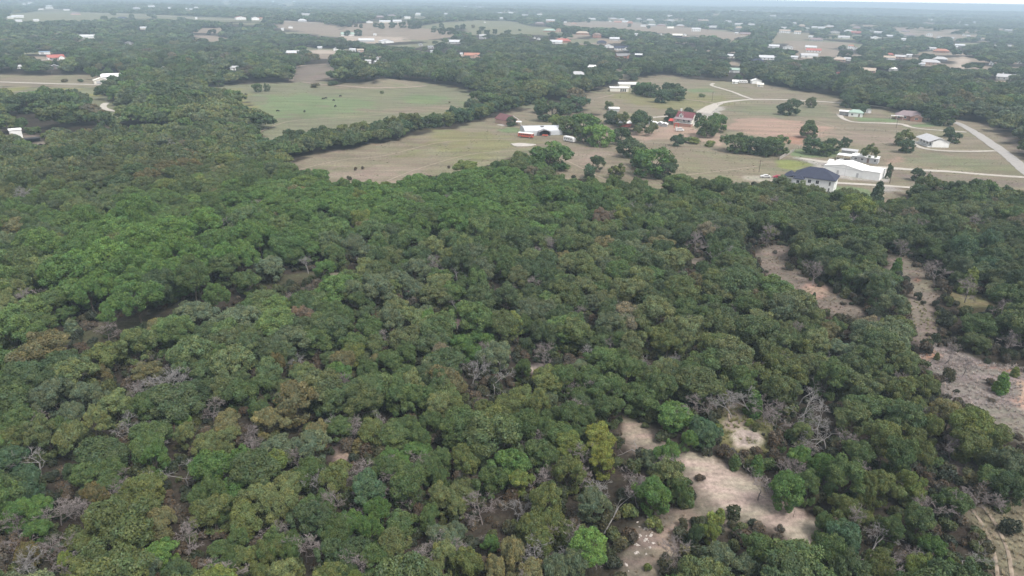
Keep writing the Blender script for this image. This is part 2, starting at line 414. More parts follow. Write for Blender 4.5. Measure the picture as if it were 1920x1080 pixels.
# (polygon, colour, edge softness in metres, is it free of trees)
OPEN = [
 # the tan pasture with the metal barn
 ([(528,306),(620,284),(735,262),(850,240),(930,219),(1010,196),(1070,200),(1140,225),(1180,255),(1220,262),(1290,275),(1380,285),(1440,300),(1500,292),(1560,290),(1560,340),(1480,345),(1430,346),(1370,350),(1330,345),(1290,330),(1262,330),(1240,352),(1265,368),(1210,352),(1150,345),(1120,352),(1085,338),(1050,340),(1020,300),(960,298),(900,322),(860,335),(800,335),(745,352),(700,364),(640,357),(590,340),(550,320)], TAN, 3, 1),
 ([(380,170),(400,160),(460,157),(545,155),(610,150),(700,158),(760,150),(822,158),(880,172),(905,196),(860,216),(800,226),(740,236),(680,244),(640,252),(590,254),(545,266),(500,268),(474,262),(475,230),(468,200),(440,182)], OLV, 6, 1),
 ([(-60,160),(0,162),(190,163),(200,185),(226,205),(244,214),(222,240),(205,232),(185,212),(150,200),(135,190),(80,184),(0,190),(-60,192)], OLV, 5, 1),
 ([(-60,140),(0,140),(70,142),(190,139),(192,163),(100,163),(-60,160)], TAN, 4, 1),
 ([(1080,180),(1130,167),(1200,146),(1238,139),(1300,148),(1360,153),(1440,159),(1490,170),(1575,180),(1600,202),(1660,203),(1700,214),(1780,224),(1830,230),(1860,236),(1905,272),(1920,290),(1990,310),(1990,372),(1850,352),(1780,352),(1720,355),(1690,385),(1640,385),(1560,372),(1480,350),(1350,350),(1250,335),(1200,300),(1190,260),(1240,250),(1190,225),(1130,225),(1100,205)], TAN, 5, 1),
 # near clearings
 ([(1160,780),(1195,783),(1225,798),(1270,828),(1330,850),(1400,878),(1450,908),(1500,945),(1535,1000),(1550,1045),(1500,1030),(1450,1000),(1400,985),(1340,985),(1300,975),(1310,925),(1280,890),(1250,862),(1200,850),(1165,832)], DRY, 1.5, 1),
 ([(1310,965),(1290,1000),(1240,1080),(1220,1150),(1130,1150),(1165,1060),(1190,1010),(1225,975),(1270,955)], DRY, 2, 1),
 ([(1350,792),(1368,765),(1395,765),(1440,790),(1465,812),(1450,850),(1385,868),(1350,850),(1335,815)], (0.12, 0.115, 0.055), 1.5, 1),
 ([(1360,740),(1380,740),(1390,790),(1370,795)], DRY, 1.0, 1),
 ([(1720,640),(1745,640),(1790,662),(1850,682),(1990,690),(1990,860),(1920,832),(1880,805),(1830,778),(1780,752),(1752,715),(1725,685)], HILL, 1.5, 1),
 ([(1812,945),(1920,936),(2000,926),(2050,1180),(1870,1180),(1838,1020)], (0.150, 0.130, 0.095), 2, 1),
 ([(1700,832),(1750,850),(1830,872),(1860,885),(1820,888),(1740,868),(1700,850)], DRY, 1.2, 1),
 ([(1408,460),(1482,460),(1484,505),(1527,532),(1578,553),(1622,596),(1588,602),(1520,574),(1468,546),(1434,522),(1410,490)], DRY, 2, 1),
 ([(1655,478),(1702,482),(1748,520),(1764,562),(1738,574),(1700,545),(1668,510)], DRY, 1.5, 1),
 ([(1695,562),(1730,565),(1762,602),(1748,644),(1716,644),(1704,602)], DRY, 1.5, 1),
 ([(1290,478),(1325,482),(1322,500),(1290,498)], DRY, 1.5, 1),
 ([(100,640),(150,618),(260,592),(330,572),(420,551),(500,523),(640,500),(642,512),(500,545),(420,580),(330,602),(260,625),(160,652)], LITTER, 1.5, 1),
 ([(1772,545),(1850,556),(1885,590),(1815,600)], (0.15,0.13,0.075), 1.5, 1),
 (ell(770,553,30,9), HILL, 1, 1), (ell(845,606,24,12), HILL, 1, 1), (ell(958,668,14,9), HILL, 1, 1), (ell(1010,690,28,11), HILL, 1, 1),
 (ell(655,842,22,26), HILL, 1.2, 1), (ell(1295,486,16,12), DRY, 1, 1), (ell(185,612,10,6), DRY, 1, 1), (ell(640,516,24,5), DRY, 1, 1),
 (ell(1490,395,0.1,0.1), DRY, 1, 0),
 # strips of field and yard between the far woods
 ([(0,28),(60,22),(120,20),(170,24),(230,25),(290,27),(350,30),(420,33),(480,36),(520,38),(520,42),(430,40),(370,38),(300,35),(200,34),(190,38),(100,41),(85,45),(60,42),(0,36)], OLV, 12, 1),
 ([(40,72),(48,62),(72,59),(70,68)], PALE, 6, 1), ([(66,76),(90,78),(80,82),(62,82)], TAN, 6, 1),
 ([(85,56),(95,46),(72,54)], PALE, 6, 1),
 ([(100,66),(140,69),(170,76),(165,84),(135,76)], TAN, 6, 1),
 ([(36,104),(90,108),(130,106),(138,112),(100,118),(66,121),(38,113)], TAN2, 6, 1),
 ([(640,50),(700,42),(765,42),(795,52),(852,60),(856,69),(800,75),(720,74),(640,68)], TAN2, 8, 1),
 ([(785,50),(830,42),(900,38),(960,40),(1000,50),(1048,52),(1042,67),(970,64),(880,64),(868,52),(800,54)], OLV, 8, 1),
 ([(515,38),(600,42),(640,50),(640,70),(575,63),(515,50)], TAN2, 8, 1),
 ([(640,66),(760,70),(765,78),(700,82),(640,76)], PALE, 8, 1),
 ([(1040,45),(1110,39),(1190,43),(1212,46),(1292,52),(1382,62),(1412,62),(1400,68),(1372,82),(1332,68),(1262,64),(1180,58),(1112,54),(1060,52)], TAN2, 8, 1),
 ([(1036,66),(1100,63),(1112,67),(1075,73),(1040,73)], TAN2, 6, 1),
 ([(1455,58),(1522,63),(1542,68),(1480,82),(1422,82),(1448,70)], TAN, 8, 1),
 ([(1470,76),(1602,80),(1562,92),(1602,101),(1642,106),(1560,107),(1500,112),(1480,92)], TAN2, 8, 1),
 ([(1318,108),(1390,116),(1386,124),(1330,114)], TAN2, 6, 1),
 ([(1788,110),(1806,102),(1822,114),(1808,130),(1788,126)], PALE, 5, 1),
 ([(1812,152),(1840,150),(1990,156),(1990,168),(1870,165),(1820,158)], TAN2, 6, 1),
 ([(540,152),(548,126),(575,121),(612,119),(640,129),(622,146),(590,156)], DRY, 6, 1),
 ([(570,98),(590,93),(640,95),(636,102),(600,101)], PALE, 6, 1),
 ([(408,2),(440,2),(440,8),(416,10)], OLV, 15, 1), ([(520,6),(560,2),(560,10),(530,12)], OLV, 15, 1),
 ([(0,250),(40,252),(110,268),(85,275),(0,266)], DRY, 4, 1), 
 ([(1400,136),(1440,132),(1450,140),(1410,144)], TAN, 4, 0),
 ([(1150,128),(1172,132),(1185,150),(1160,150)], TAN, 4, 1),
 ([(60,180),(90,180),(90,186),(60,186)], OLV, 4, 1),
]
# patches of other ground cover inside the open land (colour only)
PATCH = [
 ([(480,182),(560,176),(640,180),(700,192),(700,205),(620,218),(540,220),(490,212)], GRN, 14),
 (ell(795,186,50,9), GRN, 8), (ell(880,196,18,9), GRN, 6),
 ([(395,168),(450,166),(468,190),(480,205),(470,215),(440,184)], (0.17,0.165,0.075), 6),
 ([(610,150),(700,158),(760,150),(815,160),(700,170),(600,165)], TAN, 8),
 ([(560,196),(700,206),(840,196),(870,204),(840,212),(720,212),(640,202)], TAN, 6),
 ([(800,240),(930,250),(960,262),(1000,275),(900,300),(830,280),(760,290),(800,262)], (0.165,0.155,0.085), 14),
 (ell(955,245,26,6), GRN, 3), (ell(1020,285,40,10), OLV, 5), (ell(1010,200,30,6), OLV, 5),
 (ell(700,330,70,14), TAN2, 10), (ell(1110,295,40,16), TAN2, 7),
 ([(1210,168),(1270,168),(1340,178),(1400,190),(1340,205),(1240,205),(1180,195),(1130,178),(1160,170)], (0.165,0.155,0.085), 8),
 (ell(1310,170,32,4), GRN, 4), (ell(1240,178,40,6), OLV, 5),
 ([(1340,205),(1400,196),(1480,196),(1560,200),(1560,220),(1480,222),(1400,215)], OLV, 8),
 ([(1380,222),(1450,222),(1530,232),(1565,240),(1530,262),(1500,272),(1470,262),(1400,255),(1370,240)], PINK, 5),
 (ell(1500,262,28,7), RED, 6), (ell(1405,240,30,6), PINK, 4),
 ([(1190,240),(1260,232),(1330,245),(1360,262),(1340,270),(1270,262),(1200,266),(1185,252)], (0.27,0.205,0.165), 4),
 ([(1250,240),(1300,238),(1320,250),(1260,255)], PINK, 4),
 ([(1570,245),(1650,250),(1690,262),(1640,272),(1570,262)], TAN2, 8), (ell(1690,300,24,8), PINK, 6),
 ([(1600,218),(1680,224),(1680,229),(1610,228)], GRN, 2.5), ([(1690,238),(1760,228),(1775,238),(1720,238)], GRN, 2.5),
 ([(1490,282),(1530,278),(1590,288),(1570,296),(1510,294),(1480,292)], GRN, 2.0),
 ([(1440,318),(1460,300),(1510,298),(1528,308),(1515,318),(1480,325)], OLV, 2.0), (ell(1480,310,34,8), (0.17,0.185,0.07), 3),
 ([(1560,352),(1640,352),(1650,372),(1590,378),(1560,366)], GRN, 3), (ell(1660,356,26,7), (0.26,0.25,0.23), 2),
 ([(1675,322),(1780,328),(1920,342),(1920,352),(1720,350),(1680,338)], DRY, 4),
 ([(1700,285),(1800,290),(1900,310),(1900,322),(1700,308)], OLV, 8),
 ([(1850,232),(1920,290),(1990,330),(1990,300),(1900,262),(1870,236)], DRY, 5),
 ([(0,166),(40,163),(80,163),(0,174)], (0.18,0.18,0.07), 3), (ell(110,168,50,2.5), (0.17,0.17,0.07), 2), (ell(170,179,30,2.5), (0.17,0.17,0.07), 3),
 # gravel
 ([(1480,294),(1540,300),(1600,312),(1640,314),(1672,322),(1664,342),(1600,336),(1540,332),(1525,322),(1530,308)], GREY, 1.2),
 ([(1385,335),(1420,328),(1480,330),(1500,345),(1440,346)], (0.26,0.24,0.2), 2),
 ([(1310,215),(1330,200),(1362,200),(1350,210),(1345,222),(1320,222)], GREY, 1.5),
 # near: pale scraped earth in the middle of the clearing
 ([(1272,834),(1320,850),(1382,882),(1440,908),(1495,948),(1525,1000),(1548,1038),(1490,1015),(1440,985),(1400,972),(1360,958),(1345,935),(1318,905),(1290,870)], PALE, 1.4),
 ([(1160,790),(1200,792),(1225,806),(1215,822),(1180,822)], (0.25,0.205,0.17), 1.2),
 ([(1300,962),(1262,1010),(1230,1070),(1215,1080),(1228,1030),(1262,975)], (0.24,0.19,0.155), 1.5),
 (ell(1402,826,33,20), (0.36,0.32,0.27), 0.6), (ell(1402,826,24,14), (0.24,0.21,0.185), 0.5), (ell(1392,818,9,4), (0.33,0.29,0.25), 0.5), ([(1425,820),(1450,828),(1425,836)], (0.31,0.26,0.22), 0.8),
 (ell(1372,795,10,6), (0.28,0.235,0.2), 1.0),
 ([(1722,658),(1745,656),(1760,668),(1740,672),(1722,675)], RED, 1.0), ([(1722,675),(1735,674),(1742,690),(1730,690)], PINK, 0.8),
 ([(1830,682),(1860,688),(1920,694),(1920,706),(1860,692)], (0.24,0.13,0.09), 0.8),
 ([(1890,712),(1990,708),(1990,770),(1925,768),(1895,752),(1905,735)], (0.35, 0.250, 0.195), 1.0),
 (ell(1523,550,8,7), (0.30,0.14,0.08), 1.0), (ell(1528,545,16,10), PINK, 1.5),
 (ell(1440,478,14,5), (0.25,0.19,0.15), 1.5), (ell(1000,692,10,5), PALE, 0.6), (ell(960,668,6,4), PINK, 0.6),
 (ell(650,848,12,12), (0.29,0.22,0.18), 1.0), (ell(845,604,14,8), (0.23,0.15,0.13), 1.0),
 ([(1715,528),(1722,520),(1728,535)], RED, 1.0), (ell(1800,585,12,4), PINK, 1),
]
def inside(poly, X, Y):
    c = np.zeros(X.shape, bool); n = len(poly); j = n-1
    for i in range(n):
        xi, yi = poly[i]; xj, yj = poly[j]
        if yi != yj:
            c ^= ((yi > Y) != (yj > Y)) & (X < (xj-xi)*(Y-yi)/(yj-yi)+xi)
        j = i
    return c
def sdist(poly, X, Y, soft):
    """signed distance (positive inside), only near the polygon"""
    lo = poly.min(0)-soft*2; hi = poly.max(0)+soft*2
    m = np.nonzero((X > lo[0]) & (X < hi[0]) & (Y > lo[1]) & (Y < hi[1]))[0]
    x = X[m]; y = Y[m]; d = np.full(len(m), 1e9)
    for i in range(len(poly)):
        a = poly[i]; b = poly[(i+1) % len(poly)]; ab = b-a; L2 = ab@ab+1e-9
        t = np.clip(((x-a[0])*ab[0]+(y-a[1])*ab[1])/L2, 0, 1)
        d = np.minimum(d, np.hypot(x-a[0]-t*ab[0], y-a[1]-t*ab[1]))
    return m, np.where(inside(poly, x, y), d, -d)
OPEN_W = [(px_poly(p), c, s, f) for p, c, s, f in OPEN]
PATCH_W = [(px_poly(p), c, s) for p, c, s in PATCH]

# cheap value noise for the ground cover
_tab = np.random.default_rng(5).random((256, 256))
def vnoise(x, y, s):
    x = np.asarray(x)/s; y = np.asarray(y)/s
    xi = np.floor(x).astype(int); yi = np.floor(y).astype(int); fx = x-xi; fy = y-yi
    fx = fx*fx*(3-2*fx); fy = fy*fy*(3-2*fy)
    g = lambda a, b: _tab[a & 255, b & 255]
    return (g(xi, yi)*(1-fx)+g(xi+1, yi)*fx)*(1-fy)+(g(xi, yi+1)*(1-fx)+g(xi+1, yi+1)*fx)*fy

# far woods are broken by more fields than can be listed: wide noise
def far_open(x, y):
    r = np.hypot(x, y)
    n = vnoise(x+900, y*0.8, 170)*0.65+vnoise(x, y, 60)*0.35
    n2_ = vnoise(x+50, y, 70)*0.5+vnoise(x*0.5, y+300, 45)*0.5
    return (((n > 0.685) & (r > 1200)) | ((n2_ > 0.68) & (r > 950))) & (r < 6500)

def axis(parts):
    out = []
    for a, b, s in parts:
        n = max(1, int(round((b-a)/s))); out += list(np.linspace(a, b, n, endpoint=False))
    return np.array(out+[parts[-1][1]])
xs = axis([(-26000, -3000, 1500), (-3000, -700, 26), (-700, -200, 3.6), (-200, 200, 1.15), (200, 700, 3.6), (700, 3000, 26), (3000, 26000, 1500)])
ys = axis([(-400, 40, 30), (40, 270, 1.15), (270, 850, 3.0), (850, 2500, 11), (2500, 6500, 60), (6500, 26000, 600)])
XX, YY = np.meshgrid(xs, ys)
X = XX.ravel(); Y = YY.ravel(); Z = Hgt(X, Y)
# ring mound of spoil in the small clearing
_mc0 = G1(1402, 826)
dm = np.hypot(X-_mc0[0], Y-_mc0[1]); Z = Z + 0.55*np.exp(-((dm-2.3)/0.8)**2)
# small washed gullies on the bare hillside and ruts
Z = Z + (vnoise(X, Y, 2.3)-0.5)*0.16*(1-smooth(220, 400, np.hypot(X, Y)))
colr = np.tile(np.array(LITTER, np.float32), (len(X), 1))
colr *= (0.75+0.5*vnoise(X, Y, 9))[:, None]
far = np.hypot(X, Y) > 2300
colr[far] = (0.050, 0.066, 0.036)
fo = far_open(X, Y); colr[fo] = np.where(vnoise(X[fo], Y[fo]+500, 200)[:, None] > 0.5, np.array(OLV), np.array(TAN2))
grass = np.zeros(len(X), np.float32)
warpx = (vnoise(X+31, Y+7, 7)-0.5); 
for lst in (OPEN_W, PATCH_W):
    for it in lst:
        poly, c, s = it[0], np.array(it[1]), it[2]
        m, d = sdist(poly, X, Y, s*2)
        d = d + warpx[m]*s*2.6 + (vnoise(X[m], Y[m], 2.5)-0.5)*min(s, 2.0)*1.5
        a = smooth(-s*0.6, s*0.9, d)[:, None]
        colr[m] = colr[m]*(1-a)+c*a
        if lst is OPEN_W: grass[m] = np.maximum(grass[m], a[:, 0])
n1 = vnoise(X, Y, 26); n2 = vnoise(X+99, Y-40, 11)
k = (grass*smooth(0.45, 0.85, n1*0.6+n2*0.4)*(colr[:, 0] < 0.182))[:, None]
colr = colr*(1-0.35*k)+np.array([0.150, 0.165, 0.085])*0.35*k*np.where(colr[:, :1] > 0.25, 0.3, 1)+colr*0.35*k*np.where(colr[:, :1] > 0.25, 0.7, 0)
nx, ny = len(xs), len(ys)
i0 = (np.arange(ny-1)[:, None]*nx+np.arange(nx-1)[None, :]).ravel()
F = np.stack([i0, i0+1, i0+nx+1, i0+nx], 1)
gm, nt, N, L, P = new_mat('ground_cover')
va = N.new('ShaderNodeAttribute'); va.attribute_name = 'cover'
geo = N.new('ShaderNodeNewGeometry')
def noise(scale, det, vec=None, stretch=None):
    n = N.new('ShaderNodeTexNoise'); n.inputs['Scale'].default_value = scale; n.inputs['Detail'].default_value = det
    mp = N.new('ShaderNodeMapping'); mp.inputs['Scale'].default_value = stretch or (1, 1, 1)
    L.new(geo.outputs['Position'], mp.inputs[0]); L.new(mp.outputs[0], n.inputs[0]); return n
def mrange(src, a, b, c, d):
    r = N.new('ShaderNodeMapRange'); r.inputs[1].default_value = a; r.inputs[2].default_value = b; r.inputs[3].default_value = c; r.inputs[4].default_value = d
    L.new(src, r.inputs[0]); return r.outputs[0]
na = noise(1.3, 8); nb = noise(0.09, 5, stretch=(0.35, 1.6, 1)); nc_ = noise(5.0, 4)
def mul(a, b):
    q = N.new('ShaderNodeMath'); q.operation = 'MULTIPLY'; L.new(a, q.inputs[0]); L.new(b, q.inputs[1]); return q.outputs[0]
wv = N.new('ShaderNodeTexWave'); wv.bands_direction = 'Y'; wv.inputs['Scale'].default_value = 0.09; wv.inputs['Distortion'].default_value = 6.0; wv.inputs['Detail'].default_value = 3.0; wv.inputs['Detail Scale'].default_value = 0.4
L.new(geo.outputs['Position'], wv.inputs[0])
f1 = mul(mrange(wv.outputs[1], 0.0, 1.0, 0.975, 1.02), mul(mul(mrange(na.outputs[0], 0.3, 0.7, 0.74, 1.26), mrange(nb.outputs[0], 0.3, 0.7, 0.80, 1.22)), mrange(nc_.outputs[0], 0.3, 0.7, 0.85, 1.15)))
vm = N.new('ShaderNodeVectorMath'); vm.operation = 'SCALE'; L.new(va.outputs['Color'], vm.inputs[0]); L.new(f1, vm.inputs['Scale'])
# streaks of greener and browner growth
hm = N.new('ShaderNodeMix'); hm.data_type = 'RGBA'; hm.blend_type = 'MULTIPLY'; hm.inputs[0].default_value = 1.0
hc = N.new('ShaderNodeMix'); hc.data_type = 'RGBA'; hc.inputs[6].default_value = (0.96, 1.015, 0.94, 1); hc.inputs[7].default_value = (1.05, 0.98, 1.01, 1)
nd = noise(0.22, 6, stretch=(0.5, 1.5, 1)); L.new(mrange(nd.outputs[0], 0.38, 0.62, 0, 1), hc.inputs[0])
L.new(vm.outputs[0], hm.inputs[6]); L.new(hc.outputs[2], hm.inputs[7]); L.new(hm.outputs[2], P.inputs['Base Color'])
P.inputs['Roughness'].default_value = 0.95; P.inputs['Specular IOR Level'].default_value = 0.05
bp = N.new('ShaderNodeBump'); bp.inputs['Strength'].default_value = 0.6; bp.inputs['Distance'].default_value = 0.25
L.new(na.outputs[0], bp.inputs['Height']); L.new(bp.outputs[0], P.inputs['Normal'])
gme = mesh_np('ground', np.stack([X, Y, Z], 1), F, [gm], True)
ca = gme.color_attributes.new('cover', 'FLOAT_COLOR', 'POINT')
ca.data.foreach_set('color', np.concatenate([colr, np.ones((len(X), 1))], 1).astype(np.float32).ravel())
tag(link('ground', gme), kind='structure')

# ------------------------------------------------------------------ roads and tracks, draped strips
ROADM = solid('pale_gravel', (0.40, 0.37, 0.33), 0.95, 0.16, 0.6, 0.1)
PAVEM = solid('worn_paving', (0.31, 0.295, 0.28), 0.9, 0.12, 0.5, 0.2)
DIRTM = solid('wheel_track_dirt', (0.27, 0.22, 0.175), 0.95, 0.2, 0.9, 0.1)
def road(name, pts, width, mat, lift=0.07, kind='structure', label=None):
    a = np.array(pts, float); Pg = G(a[:, 0], a[:, 1])[:, :2]
    # Catmull-Rom through the points
    out = []
    for i in range(len(Pg)-1):
        p0 = Pg[max(i-1, 0)]; p1 = Pg[i]; p2 = Pg[i+1]; p3 = Pg[min(i+2, len(Pg)-1)]
        n = max(3, int(np.linalg.norm(p2-p1)/3.0))
        for k in range(n):
            t = k/n
            out.append(0.5*((2*p1)+(-p0+p2)*t+(2*p0-5*p1+4*p2-p3)*t*t+(-p0+3*p1-3*p2+p3)*t**3))
    out.append(Pg[-1]); out = np.array(out)
    T = np.gradient(out, axis=0); T /= np.linalg.norm(T, axis=1)[:, None]+1e-9
    Nn = np.stack([-T[:, 1], T[:, 0]], 1)
    wv = width if np.isscalar(width) else np.interp(np.linspace(0, 1, len(out)), np.linspace(0, 1, len(width)), width)
    wv = wv*(1+0.10*(vnoise(out[:, 0], out[:, 1], 5)-0.5)*2)
    cols = []
    for s in (-0.5, -0.17, 0.17, 0.5):
        q = out+Nn*(wv*s)[:, None] if not np.isscalar(wv) else out+Nn*wv*s
        z = Hgt(q[:, 0], q[:, 1])+lift+ (0.04 if abs(s) < 0.3 else 0.0)
        cols.append(np.stack([q[:, 0], q[:, 1], z], 1))
    V = np.stack(cols, 1).reshape(-1, 3); n = len(out)
    i0 = (np.arange(n-1)[:, None]*4+np.arange(3)[None, :]).ravel()
    me = mesh_np(name, V, np.stack([i0, i0+1, i0+5, i0+4], 1), [mat], True)
    return tag(link(name, me), kind=kind), out
road('road', [(1786,228),(1802,234),(1830,250),(1862,272),(1890,292),(1920,318),(1960,350)], [4.5, 6, 6.5, 6.5, 6.5], PAVEM, 0.12)
road('road', [(1180,228),(1192,224),(1218,221),(1250,218),(1290,216),(1318,208)], 3.6, ROADM, 0.1)
road('road', [(1318,212),(1335,200),(1352,193),(1380,189),(1420,186.5),(1480,187.5),(1530,190),(1580,193.5),(1640,199),(1670,203)], [11, 9, 6, 5, 5, 5, 5], ROADM, 0.14)
road('track', [(1338,156),(1334,160),(1345,164),(1372,172),(1395,181),(1410,186)], 3.4, ROADM, 0.18)
road('track', [(1268,184),(1300,188),(1335,193),(1350,194)], 2.6, DIRTM, 0.16)
road('driveway', [(1574,214),(1580,222),(1602,229),(1650,231),(1690,233),(1705,238),(1730,242),(1770,245),(1812,248)], [5, 3.2, 3, 3.2, 5.5, 3, 3, 3], ROADM, 0.13)
road('driveway', [(1708,262),(1716,272),(1735,279),(1770,283),(1820,284),(1866,283)], 3.2, ROADM, 0.13)
road('driveway', [(1500,297),(1540,303),(1600,312),(1660,315),(1720,319),(1780,322),(1850,328),(1925,333),(1970,336)], [4, 5.5, 6, 4, 3.6, 3.6, 3.6], ROADM, 0.13)
road('driveway', [(1530,338),(1565,343),(1620,346),(1680,350),(1720,353)], [4.5, 3.6, 3.6, 3.2], ROADM, 0.13)
road('road', [(-60,153),(0,154),(60,156),(110,157.5),(160,158.5),(195,160)], 5, ROADM, 0.2)
road('track', [(-20,165),(40,164),(80,162),(110,160)], 2.6, DIRTM, 0.2)
road('track', [(-20,175),(50,172),(110,170),(150,166)], 2.4, DIRTM, 0.2)
road('driveway', [(200,193),(194,198),(197,204),(212,208),(238,210)], 4.2, ROADM, 0.16)
road('track', [(546,152),(548,138),(556,126),(580,122),(612,121)], 4.5, DIRTM, 0.25)
road('track', [(566,154),(620,160),(690,165),(760,164),(800,161)], 3.0, DIRTM, 0.22)
road('track', [(1150,178),(1120,184),(1090,184)], 2.2, DIRTM, 0.18)
road('track', [(30,110),(60,114),(90,112),(110,111)], 6, ROADM, 0.3)
road('road', [(170,24.5),(230,27),(300,30),(360,34),(430,37),(520,40),(640,46)], 8, ROADM, 0.6)
road('road', [(640,78),(560,79),(520,84)], 6, ROADM, 0.4)
road('track', [(1568,108),(1600,104),(1650,107)], 5, ROADM, 0.4)
road('cattle_trail', [(560,318),(640,300),(720,292),(820,268),(900,262),(960,262)], 0.8, DIRTM, 0.05)
road('cattle_trail', [(700,350),(780,318),(880,290),(975,282)], 0.7, DIRTM, 0.05)
road('cattle_trail', [(480,250),(540,228),(620,222),(720,214),(820,206)], 1.0, DIRTM, 0.06)
road('cattle_trail', [(1060,300),(1120,330),(1150,340)], 0.9, DIRTM, 0.05)
road('cattle_trail', [(1410,210),(1470,214),(1540,230),(1600,250),(1660,258)], 0.9, DIRTM, 0.06)
road('cattle_trail', [(1270,330),(1340,322),(1420,312)], 0.9, DIRTM, 0.05)
road('wheel_rut', [(1832,938),(1858,970),(1880,1010),(1893,1050),(1900,1120)], 0.55, DIRTM, 0.13)
road('wheel_rut', [(1812,942),(1838,978),(1858,1020),(1868,1060),(1872,1120)], 0.5, DIRTM, 0.13)
road('wheel_rut', [(1368,790),(1366,770),(1368,750)], 0.4, DIRTM, 0.13)

# ------------------------------------------------------------------ trees
TB = np.array([1.40, 1.52, 1.22])          # overall leaf brightness
TINT = {  # colour of the leaves by look
 'g': ((0.062, 0.088, 0.036), 'mid green'), 'G': ((0.088, 0.146, 0.042), 'bright green'), 'yg': ((0.106, 0.128, 0.040), 'yellow-green'),
 'ol': ((0.088, 0.100, 0.040), 'olive green'), 'lo': ((0.106, 0.117, 0.056), 'pale olive'), 'dk': ((0.049, 0.071, 0.037), 'dark green'),
 'gg': ((0.090, 0.108, 0.076), 'grey-green'), 'bl': ((0.050, 0.082, 0.050), 'blue-green'), 'ru': ((0.098, 0.080, 0.040), 'rust-tinged'),
 'pk': ((0.130, 0.092, 0.082), 'pinkish brown'), 'ta': ((0.125, 0.112, 0.064), 'tan and olive'), 'ye': ((0.132, 0.140, 0.036), 'yellow'),
 'mg': ((0.066, 0.112, 0.036), 'fresh green')}
